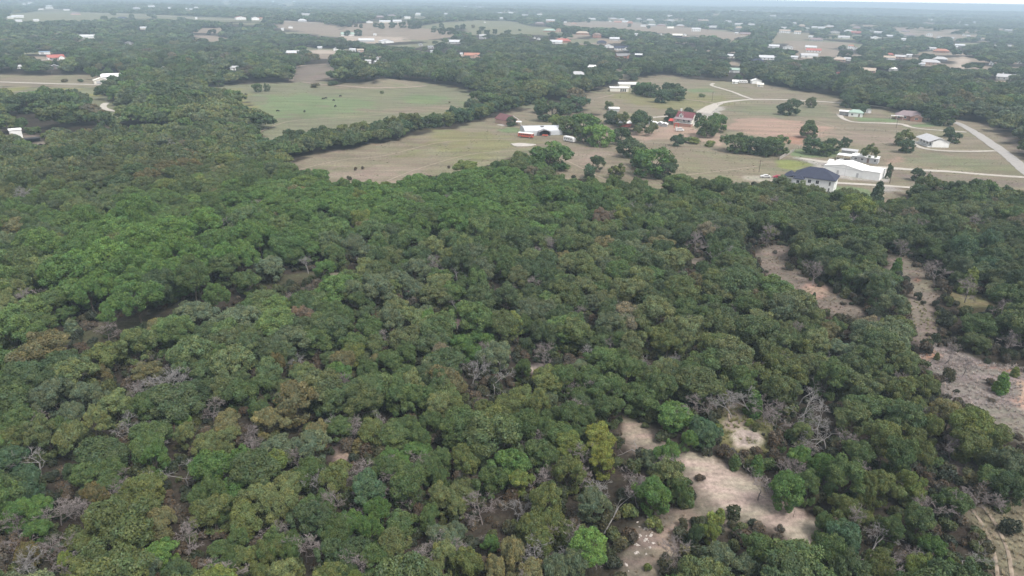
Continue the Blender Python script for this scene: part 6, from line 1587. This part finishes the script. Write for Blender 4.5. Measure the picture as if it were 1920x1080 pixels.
# ------------------------------------------------------------------ dead and bare trees (u, v of the middle, height in px, type)
DEADL = """65 845 60 d;235 775 55 d;343 865 66 d;150 935 55 h;465 828 45 h;350 985 60 h;50 1045 60 d;300 712 95 d;330 700 70 d;158 487 50 d;55 556 70 h;885 680 75 d;920 690 70 d;855 505 36 d;860 560 36 d;955 540 48 h;1025 455 50 h;1000 462 36 h
970 932 70 d;1140 912 40 d;690 1068 60 d;1092 645 60 d;1225 664 50 d;1262 660 40 d;1565 655 50 d;1285 512 52 h;1255 512 40 h;1160 562 40 d;1198 455 40 h;1770 410 50 h;1735 415 40 h;1690 455 44 h;1378 735 60 d;1420 738 70 d;1440 745 60 h;1462 770 58 h;1515 752 75 d;1542 775 85 d;1560 800 60 d
1520 830 50 h;1590 812 50 h;1650 790 50 h;1430 885 50 h;1310 745 50 h;1190 880 60 h;1205 900 50 h;1260 1000 44 h;1700 600 60 h;1840 905 50 h;1740 925 50 h;283 156 46 d;300 208 34 h;312 268 56 d;245 398 40 h;48 365 60 d;155 352 50 h;727 618 50 h;575 480 30 d;1650 590 40 h
1800 925 50 h;1690 700 46 h;1470 850 50 h;1500 870 46 h;1240 850 40 h;1610 870 50 h;900 640 34 h;640 700 34 h;505 480 30 h;1130 415 34 h;1440 430 50 h;600 880 30 d;1300 590 30 h;1090 470 30 h;1350 640 30 h;1580 480 40 h;780 880 26 h;1780 640 44 h;100 930 60 h;10 960 60 h"""
DEADL = [t.split() for ln in DEADL.split('\n') for t in ln.split(';')]
dead_xy = []
_rd = np.random.default_rng(21); _used = [(float(t[0]), float(t[1])) for t in DEADL]
while len(DEADL) < 175:
    a_, b_ = _rd.uniform(10, 1900), 370+700*_rd.random()**0.8
    if min(math.hypot(a_-q0, (b_-q1)*1.3) for q0, q1 in _used) < 46: continue
    if 1120 < a_ < 1580 and b_ > 770: continue
    g_ = G1(a_, b_); ga_ = np.array([g_[0]]); gb_ = np.array([g_[1]])
    if any(inside(pl_, ga_, gb_)[0] for pl_, c_, s_, f_ in OPEN_W): continue
    _used.append((a_, b_)); DEADL.append([a_, b_, 30+22*_rd.random()+b_*0.012, 'h' if _rd.random() < 0.8 else 'd'])
LM = [(1400,826,'the ring mound'),(1400,900,'the pale dirt clearing'),(1240,1010,'the lower dirt patch'),(1870,740,'the bare hillside'),(1890,1020,'the dry field corner'),(340,470,'the bright green cottonwoods'),(705,588,'the pinkish-red tree'),
 (1130,820,'the yellow tree'),(655,845,'the small clay gap'),(300,710,'the big dead tree'),(1003,690,'the sandy hollow'),(770,553,'the long clay gap'),(845,605,'the round clay gap'),(1520,550,'the upper dirt trail'),(1452,815,'the quad bike'),
 (1520,340,'the navy-roofed house'),(1020,420,'the tall bright tree'),(1284,512,'the bare grey thicket'),(880,680,'the twin dead trees'),(970,930,'the forked dead tree'),(1102,1024,'the brightest round tree'),(185,612,'the tiny pale gap'),
 (565,582,'the pinkish-grey tree'),(343,865,'the spiky dead tree'),(296,1015,'the bright round bush'),(640,516,'the pale woodland floor gap'),(1812,535,'the yellow-green juniper')]
def where(u, v, rank=0):
    best = sorted([(math.hypot((u-a)*0.8, v-b), a, b, n) for a, b, n in LM if math.hypot(u-a, v-b) > 14])[rank]
    dist, a, b, n = best
    dx, dy = u-a, v-b
    if abs(dx) > abs(dy)*1.2: rel = 'left of' if dx < 0 else 'right of'
    else: rel = ('behind' if dy < 0 else 'in front of')
    if dist < 45: rel = 'just '+rel
    return rel+' '+n
used = set()
def unique(fmt, u, v):
    """fmt with {w}: relation to a landmark; the place in the photo closes the label; a label already given falls back on the next landmark"""
    for rank in range(24):
        core = fmt.format(w=where(u, v, rank)); lab = core+', %d%% across, %d%% down' % (round(100*u/1920), round(100*v/1080))
        if core not in used and len(lab.split()) <= 16: break
    used.add(core); return lab
for t in DEADL:
    u, v, hpx, kd = float(t[0]), float(t[1]), float(t[2]), t[3]
    p = G1(u, v+hpx*0.10, 5.0); m = mpp(p); h = min(max(hpx*m*0.95, 4.5), 9)
    me = DEAD[int(rng.integers(0, len(DEAD)))] if kd == 'd' else HAZ[int(rng.integers(0, len(HAZ)))]
    mz = max(vv.co.z for vv in me.vertices) if not me.get('mz') else me['mz']; me['mz'] = mz
    s = max(h, 5.6)/mz
    o = link('dead_tree' if kd == 'd' else 'bare_tree', me, None, (p[0], p[1], p[2]), (rng.normal(0, 0.08), rng.normal(0, 0.08), rng.uniform(0, 6.28)))
    o.scale = (s*1.05, s*1.05, s)
    tag(o, unique('bleached grey dead tree {w}' if kd == 'd' else ('tall' if h > 7.2 else 'low' if h < 5.6 else 'middling')+' bare twiggy tree {w}', u, v), 'dead tree' if kd == 'd' else 'bare tree', 'dead and leafless trees in the wood')
    dead_xy.append((p[0], p[1], 3.6 if kd == 'd' else 3.0))

# ------------------------------------------------------------------ oak wood
bad |= hides(fx, fy, fd)
for (a, b, r) in OCC: bad |= (np.hypot(fx-a, fy-b) < (r+fd)*0.33)
for (a, b, r) in dead_xy: bad |= (np.hypot(fx-a, fy-b) < r+fd*0.18)
keep = ~bad
fx, fy, fd, fl = fx[keep], fy[keep], fd[keep], fl[keep]
hkeep = ~hides(hpos[:, 0], hpos[:, 1], hdia)
hkeep &= ~((hp[:, 0] > 1395) & (hp[:, 1] > 440) & (hp[:, 1] < 700) & (blocked(hpos[:, 0], hpos[:, 1], 4.0) | blocked(hpos[:, 0]-hdia*0.3, hpos[:, 1], 4.0) | blocked(hpos[:, 0]+hdia*0.3, hpos[:, 1], 4.0)))
fz = Hgt(fx, fy)
uu, vv, zc_ = proj(np.stack([fx, fy, fz+5.5], 1))
tints = tint_for(uu, vv, len(fx), rng)
# all candidates for being an individual: sorted by size in the photo
size_f = fd*FPX/zc_
vis = (uu > 8) & (uu < 1912) & (vv > 0) & (vv < 1068) & (fl == 0)
hk = [i for i in range(len(HAND)) if hkeep[i]]
cands = [(HAND[i][2], 'h', i) for i in hk]+[(float(size_f[i]), 'f', i) for i in np.nonzero(vis)[0]]
cands.sort(key=lambda t: -t[0])
N_IND = 300
indiv = cands[:N_IND]
ind_f = set(i for s, k, i in indiv if k == 'f'); ind_h = set(i for s, k, i in indiv if k == 'h')
fm_ = smooth(400, 1000, np.hypot(fx, fy))[:, None]; tints = tints*(1-fm_)+fm_*tints*np.array([0.80, 0.84, 0.95])*rng.uniform(0.7, 1.35, (len(fx), 1))  # aerial haze painted into far leaf colour: bluer and darker with distance
names_t = [(np.array(TINT[k][0])*TB, TINT[k][1]) for k in ('g', 'G', 'yg', 'ol', 'lo', 'dk', 'gg', 'bl', 'ta', 'mg')]
def colname(t): return min(names_t, key=lambda q: np.abs(np.log(q[0])-np.log(t)).sum())[1]
CW = {(333, 450), (393, 437), (267, 453), (467, 450), (210, 507), (127, 533), (300, 490), (363, 540), (260, 577), (1023, 418), (1102, 1024), (213, 590), (150, 500), (245, 545), (170, 555), (300, 515), (345, 490), (420, 470), (500, 455), (200, 540)}
JNSET = {(1812, 535), (1471, 905), (807, 600), (1326, 798), (1224, 830), (1271, 896), (1301, 977), (1682, 500), (1720, 550), (103, 640), (332, 772)}
def place_oak(x, y, z, d, tint, name, u, v, sz):
    big = 'broad' if d > 9 else 'large' if d > 7.5 else 'medium' if d > 6 else 'small'
    cot = (round(u), round(v)) in CW
    lab = unique('%s %s %s {w}' % (big, name, 'cottonwood' if cot else 'oak'), u, v)
    make_tree('cottonwood_tree' if cot else 'oak_tree', (x, y, z), d, tint, lab, 'cottonwood' if cot else 'oak tree', 'trees of the wood', COT if cot else OAK, hscale=rng.uniform(0.8, 1.2)*(1.1 if cot else 1))
pts = []; 
for s, k, i in indiv:
    if k == 'h':
        a, b, c, code = HAND[i]; P_ = hpos[i]
        place_oak(P_[0], P_[1], P_[2], hdia[i], jt(code), TINT[code][1], a, b, c)
    else:
        place_oak(fx[i], fy[i], fz[i], fd[i], tints[i], colname(tints[i]), float(uu[i]), float(vv[i]), s)
# junipers standing at clearings
for (u, v, w_, code) in [(1812,537,30,'yg'),(1414,762,36,'mg'),(1335,740,22,'yg'),(1365,744,16,'ru'),(670,832,24,'ru'),(1879,722,26,'G'),(1906,690,14,'yg'),(1498,546,9,'g'),(1527,548,8,'dk'),(137,617,26,'gg'),(1460,905,30,'mg'),(1290,930,26,'g'),(1680,505,22,'mg'),(1350,960,20,'yg'),(1500,905,28,'g'),(1760,660,10,'ol'),(1190,760,26,'g'),(1380,860,24,'g'),(1420,870,26,'mg')]:
    p, d = pix_tree_pos(u, v, w_, 2.0); d = min(max(d, 1.2), 4.6)
    make_tree('juniper_tree', p, d, jt(code), unique('%s juniper {w}' % TINT[code][1], u, v), 'juniper', 'junipers at the clearings', JUN, hscale=rng.uniform(0.8, 1.1))
# bushes individually visible beside the dirt clearing
for (u, v, w_, code) in [(1335,975,34,'yg'),(1280,905,26,'g'),(1225,985,34,'ol'),(1180,960,40,'ol'),(1200,870,30,'gg'),(1240,880,22,'g'),(1310,830,20,'mg'),(1440,870,30,'g'),(1490,935,24,'g'),(1310,1000,30,'g'),(1385,1000,30,'dk'),(1540,1010,30,'g'),(1175,1010,26,'ta'),(1290,1030,26,'ta'),(1215,1060,18,'yg'),(1480,820,26,'g'),(1462,838,22,'g'),(1345,800,18,'yg'),(1405,790,16,'yg'),(1560,1055,34,'dk'),(1700,870,24,'g'),(1760,870,26,'g'),(1820,900,36,'ta'),(1880,950,30,'g'),(1790,955,24,'g'),(1740,700,14,'g'),(1330,1060,30,'ta')]:
    p, d = pix_tree_pos(u, v, w_, 0.9); d = min(max(d, 1.2), 4.5)
    make_tree('bush', p, d, jt(code), unique('%s bush {w}' % TINT[code][1], u, v), 'bush', 'bushes round the clearings', SHR, ('foliage', 'stems'), hscale=1.1)

# ------------------------------------------------------------------ everything too many to count: one object that carries instances
def scatter(name, xyz, rot, scl, idx, tint, protos, label):
    """one mesh of points with a geometry-nodes modifier that plants a crown on each"""
    n = len(xyz)
    me = bpy.data.meshes.new(name); me.vertices.add(n); me.vertices.foreach_set('co', np.asarray(xyz, np.float32).ravel())
    for nm, ty, arr, key in (('tint', 'FLOAT_VECTOR', tint, 'vector'), ('rota', 'FLOAT_VECTOR', rot, 'vector'), ('scal', 'FLOAT_VECTOR', scl, 'vector')):
        a = me.attributes.new(nm, ty, 'POINT'); a.data.foreach_set(key, np.asarray(arr, np.float32).ravel())
    a = me.attributes.new('pick', 'INT', 'POINT'); a.data.foreach_set('value', np.asarray(idx, np.int32))
    me.update()
    o = link(name, me); tag(o, label, None, None, 'stuff')
    pc = bpy.data.collections.new(name+'_sources')
    for i, pm in enumerate(protos):
        po = bpy.data.objects.new('source_%02d' % i, pm); pc.objects.link(po)
    g = bpy.data.node_groups.new(name+'_planting', 'GeometryNodeTree')
    g.interface.new_socket('Geometry', in_out='INPUT', socket_type='NodeSocketGeometry'); g.interface.new_socket('Geometry', in_out='OUTPUT', socket_type='NodeSocketGeometry')
    gi = g.nodes.new('NodeGroupInput'); go = g.nodes.new('NodeGroupOutput')
    ci = g.nodes.new('GeometryNodeCollectionInfo'); ci.inputs['Collection'].default_value = pc
    ci.inputs['Separate Children'].default_value = True; ci.inputs['Reset Children'].default_value = True
    ip = g.nodes.new('GeometryNodeInstanceOnPoints'); ip.inputs['Pick Instance'].default_value = True
    def na_(nm, ty):
        q = g.nodes.new('GeometryNodeInputNamedAttribute'); q.data_type = ty; q.inputs[0].default_value = nm
        return [s for s in q.outputs if s.enabled][0]
    g.links.new(gi.outputs[0], ip.inputs['Points']); g.links.new(ci.outputs[0], ip.inputs['Instance'])
    g.links.new(na_('pick', 'INT'), ip.inputs['Instance Index']); g.links.new(na_('rota', 'FLOAT_VECTOR'), ip.inputs['Rotation']); g.links.new(na_('scal', 'FLOAT_VECTOR'), ip.inputs['Scale'])
    g.links.new(ip.outputs[0], go.inputs[0])
    md = o.modifiers.new('planting', 'NODES'); md.node_group = g
    return o
rest = np.array([i for i in range(len(fx)) if i not in ind_f])
X_ = list(fx[rest]); Y_ = list(fy[rest]); D_ = list(fd[rest]); T_ = list(tints[rest]); L_ = list(fl[rest])
for i in hk:
    if i not in ind_h:
        X_.append(hpos[i][0]); Y_.append(hpos[i][1]); D_.append(min(hdia[i], 12)); T_.append(jt(HAND[i][3])); L_.append(0)
X_, Y_, D_, T_, L_ = np.array(X_), np.array(Y_), np.array(D_), np.array(T_), np.array(L_)
n = len(X_); Zr = Hgt(X_, Y_)
r_ = np.hypot(X_, Y_)
pick = np.where(r_ < 330, rng.integers(0, len(OAK), n), np.where(r_ < 1300, len(OAK)+rng.integers(0, len(MIDO), n), len(OAK)+len(MIDO)+rng.integers(0, len(FARO), n)))
sx = D_/8.0
ur, vr, _ = proj(np.stack([X_, Y_, Zr+5.5], 1)); belt = np.exp(-((ur-310)/240)**2-((vr-500)/75)**2)+0.7*np.exp(-((ur-780)/330)**2-((vr-372)/42)**2)
isc = (rng.random(n) < belt*1.1) & (L_ == 0)
pick[isc] = len(OAK)+len(MIDO)+len(FARO)+rng.integers(0, len(COT), isc.sum())
T_[isc] = T_[isc]*0.5+0.5*np.array(TINT['G'][0])*TB*rng.uniform(0.78, 1.05, (isc.sum(), 1)); D_[isc] *= 1.12; sx = D_/8.0
hs = np.where(L_ < 2, 0.35+0.65*sx, np.clip(0.3+0.55*sx, 0.6, 1.15))*rng.uniform(0.78, 1.24, n)
rot = np.stack([rng.normal(0, 0.13, n), rng.normal(0, 0.13, n), rng.uniform(0, 6.28, n)], 1)
hs = np.where(isc & (vr < 425), hs*0.72, hs)
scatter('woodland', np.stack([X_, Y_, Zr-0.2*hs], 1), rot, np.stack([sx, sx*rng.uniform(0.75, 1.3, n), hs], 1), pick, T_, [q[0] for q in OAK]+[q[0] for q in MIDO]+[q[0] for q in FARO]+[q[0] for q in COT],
        'mixed oak woodland rolling back from the near wood to the hazy horizon')
# trunks show only in the near wood
mtk = (r_ < 300) & (L_ == 0) & ~isc
scatter('woodland_trunks', np.stack([X_, Y_, Zr], 1)[mtk], rot[mtk], np.stack([sx, sx, hs], 1)[mtk], pick[mtk], T_[mtk], [q[1] for q in OAK], 'brown trunks and limbs under the near woodland crowns')
# undergrowth
ux, uy = ring(40, 330, 2.35, rng)
k = (rng.random(len(ux)) < 0.8); ux, uy = ux[k], uy[k]
nearopen = np.zeros(len(ux), bool)
for poly, c, s, f in OPEN_W: nearopen |= inside(poly, ux, uy)
edge_ = np.full(len(ux), 1e9)
for poly, c, s, f in OPEN_W[5:30]:
    m_, d_ = sdist(poly, ux, uy, 8); e_ = np.where(d_ > 0, d_, 1e9); edge_[m_] = np.minimum(edge_[m_], e_)
k = ~nearopen | (rng.random(len(ux)) < 0.012+0.55*np.exp(-(edge_/1.3)**2)); ux, uy = ux[k], uy[k]; n = len(ux)
bt = np.array([(0.055, 0.070, 0.032), (0.085, 0.085, 0.045), (0.10, 0.075, 0.05), (0.05, 0.06, 0.035), (0.12, 0.10, 0.075), (0.09, 0.11, 0.04)])
s_ = rng.uniform(0.45, 1.35, n)
scatter('undergrowth', np.stack([ux, uy, Hgt(ux, uy)-0.1], 1), np.stack([np.zeros(n), np.zeros(n), rng.uniform(0, 6.28, n)], 1), np.stack([s_, s_, s_*rng.uniform(0.7, 1.5, n)], 1), rng.integers(0, len(SHR), n), bt[rng.integers(0, len(bt), n)]*0.9, [q[0] for q in SHR],
        'low brush and saplings filling the floor of the near wood')
# dry brush fringe and grass tussocks on the open near ground
tv = []; rt = np.random.default_rng(3)
Ct = []; 
for i in range(26):
    a = rt.uniform(0, 6.28); l = rt.uniform(0.12, 0.38); tip = np.array([math.cos(a)*l*0.8, math.sin(a)*l*0.8, l]); w_ = np.array([-math.sin(a), math.cos(a), 0])*0.02
    b0 = rt.normal(0, 0.06, 3)*np.array([1, 1, 0]); tv += [b0-w_, b0+w_, b0+tip+w_*0.3, b0+tip-w_*0.3]
tus = mesh_np('grass_tussock', np.array(tv), np.arange(len(tv)).reshape(-1, 4), [LEAF])
add_leafv(tus, rt, (rt.uniform(0.8, 1.2, 26), rt.uniform(0, 1, 26)))
gx_, gy_, gt_ = [], [], []
for pi, dens, tc in ((6, 0.15, (0.18, 0.14, 0.10)), (7, 1.4, (0.15, 0.15, 0.06)), (9, 1.2, (0.30, 0.26, 0.245)), (10, 1.6, (0.27, 0.24, 0.17)), (11, 0.9, (0.20, 0.165, 0.13)), (12, 0.4, (0.2, 0.16, 0.12)), (8, 0.8, (0.16, 0.14, 0.07)), (13, 0.4, (0.2, 0.16, 0.12)), (14, 0.6, (0.17, 0.16, 0.08))):
    poly = OPEN_W[pi][0]; lo = poly.min(0); hi = poly.max(0); n = int((hi[0]-lo[0])*(hi[1]-lo[1])*dens)
    n = min(n, 9000)
    a = rt.uniform(lo[0], hi[0], n); b = rt.uniform(lo[1], hi[1], n); k = inside(poly, a, b)
    if pi == 5: k &= ~inside(PATCH_W[-0][0], a, b)
    gx_.append(a[k]); gy_.append(b[k]); gt_.append(np.tile(np.array(tc), (k.sum(), 1))*rt.uniform(1.0, 1.7, (k.sum(), 1)))
gx_ = np.concatenate(gx_); gy_ = np.concatenate(gy_); gt_ = np.concatenate(gt_); n = len(gx_); s_ = rt.uniform(0.7, 1.9, n)
scatter('dry_grass', np.stack([gx_, gy_, Hgt(gx_, gy_)], 1), np.stack([np.zeros(n), np.zeros(n), rt.uniform(0, 6.28, n)], 1), np.stack([s_, s_, s_], 1), np.zeros(n, int), gt_, [tus], 'dry tussock grass on the open ground of the clearings and the hillside')

wx_, wy_, wt_ = [], [], []
for pi, n in ((0, 1800), (1, 700), (4, 2600), (2, 200)):
    poly = OPEN_W[pi][0]; lo = poly.min(0); hi = poly.max(0)
    a = rt.uniform(lo[0], hi[0], n*2); b = rt.uniform(lo[1], hi[1], n*2)
    k = inside(poly, a, b) & (vnoise(a, b, 17)*0.6+vnoise(a, b, 5)*0.4 > 0.52); a, b = a[k], b[k]
    for r0, c0, f0 in FOOT: kk = np.hypot(a-r0, b-c0) > f0; a, b = a[kk], b[kk]
    wx_.append(a); wy_.append(b); wt_.append(np.array([(0.15, 0.15, 0.09), (0.19, 0.155, 0.11), (0.14, 0.155, 0.08), (0.26, 0.22, 0.17)])[rt.integers(0, 4, len(a))])
wx_ = np.concatenate(wx_); wy_ = np.concatenate(wy_); wt_ = np.concatenate(wt_); n = len(wx_); s_ = rt.uniform(0.12, 0.30, n)
scatter('pasture_weeds', np.stack([wx_, wy_, Hgt(wx_, wy_)-0.05], 1), np.stack([np.zeros(n), np.zeros(n), rt.uniform(0, 6.28, n)], 1), np.stack([s_*1.6, s_, s_*0.5], 1), rt.integers(0, len(SHR), n), wt_, [q[0] for q in SHR], 'low weeds and tufts dotting the grazed pastures')
# ------------------------------------------------------------------ pale stones, stakes and fallen branches in the clearing
rk = random.Random(4)
def rock_mesh(seed):
    r = random.Random(seed); bm = bmesh.new(); bmesh.ops.create_icosphere(bm, subdivisions=2, radius=0.5)
    for v_ in bm.verts:
        k = 1+0.25*math.sin(v_.co.x*7+seed)+0.2*math.cos(v_.co.y*9+seed*2)+r.uniform(-.06, .06); v_.co = Vector((v_.co.x*k*1.2, v_.co.y*k, v_.co.z*k*0.65))
    me = bpy.data.meshes.new('stone'); bm.to_mesh(me); bm.free(); me.materials.append(solid('pale_limestone', (0.44, 0.40, 0.37), 0.9, 0.15, 3)); return me
RK = [rock_mesh(s) for s in range(5)]
xy = []
for i in range(46):
    u, v = rk.choice([(1206, 1000, 12, 14), (1196, 1020, 16, 16), (1212, 990, 8, 8), (1180, 1060, 22, 16), (1215, 1015, 6, 18)])[:2]; xy.append((u+rk.gauss(0, 9), v+rk.gauss(0, 12)))
P_ = G(np.array([a for a, b in xy]), np.array([b for a, b in xy])); n = len(P_)
s_ = rt.uniform(0.15, 0.50, n)
scatter('rubble', P_, rt.uniform(0, 0.4, (n, 3))+np.array([0, 0, 1])*rt.uniform(0, 6, (n, 1)), np.stack([s_, s_, s_], 1), rt.integers(0, 5, n), np.ones((n, 3)), RK, 'scatter of pale limestone rubble on the dirt below the lower clearing')
for (u, v, lab) in [(1450, 946, 'thin timber stake at the middle of the pale dirt clearing'), (1487, 970, 'thin timber stake nearest the lower end of the pale dirt clearing'), (1330, 858, 'short stake at the upper left of the pale dirt clearing')]:
    p = G1(u, v); b = MB(); b.cyl((0, 0, -0.2), (0.05, 0.03, 1.25), 0.045, 0.035, 6); o = b.build('stake', POLEW, None); o.location = p; tag(o, lab, 'stake', 'stakes in the clearing')
for i, (u, v, a, L0, lab) in enumerate([(1135, 1000, 0.9, 5.0, 'fallen bleached branch left of the lower dirt patch'), (1215, 865, 2.2, 4.0, 'fallen grey branch at the top left of the pale dirt clearing'), (1330, 1010, 2.6, 4.5, 'fallen grey branch in the brush under the yellow-green bush'),
                            (1720, 690, 0.3, 3.5, 'fallen pale branch at the top of the bare hillside'), (1790, 708, 2.0, 3.0, 'small pale branch lying on the middle of the bare hillside'), (1585, 850, 1.2, 5.0, 'fallen grey branch in the brush right of the ring mound')]):
    rr = np.random.default_rng(40+i); S = bare_tree(rr, L0*2.2, 0.7, 2, 0.11, 0.0, 0.5, 2); V, F = tube_mesh(S, 5)
    o = link('fallen_branch', mesh_np('fallen_branch', V, F, [DEADWOOD]), None, G1(u, v)+np.array([0, 0, 0.25]), (0, math.radians(80), a)); tag(o, lab, 'fallen branch', 'fallen branches')

# ------------------------------------------------------------------ haze
hm = bpy.data.materials.new('haze'); hm.use_nodes = True; hn = hm.node_tree; hn.nodes.clear()
ho = hn.nodes.new('ShaderNodeOutputMaterial'); pv = hn.nodes.new('ShaderNodeVolumePrincipled')
pv.inputs['Color'].default_value = (0.66, 0.84, 1.0, 1); pv.inputs['Density'].default_value = HAZE_DENSITY; pv.inputs['Anisotropy'].default_value = 0.0
hn.links.new(pv.outputs[0], ho.inputs['Volume'])
b = MB(); b.box(-26500, 26500, -800, 26500, -25, 84)
o = b.build('haze', hm, None); tag(o, 'thin blue haze lying over the land', None, None, 'stuff')
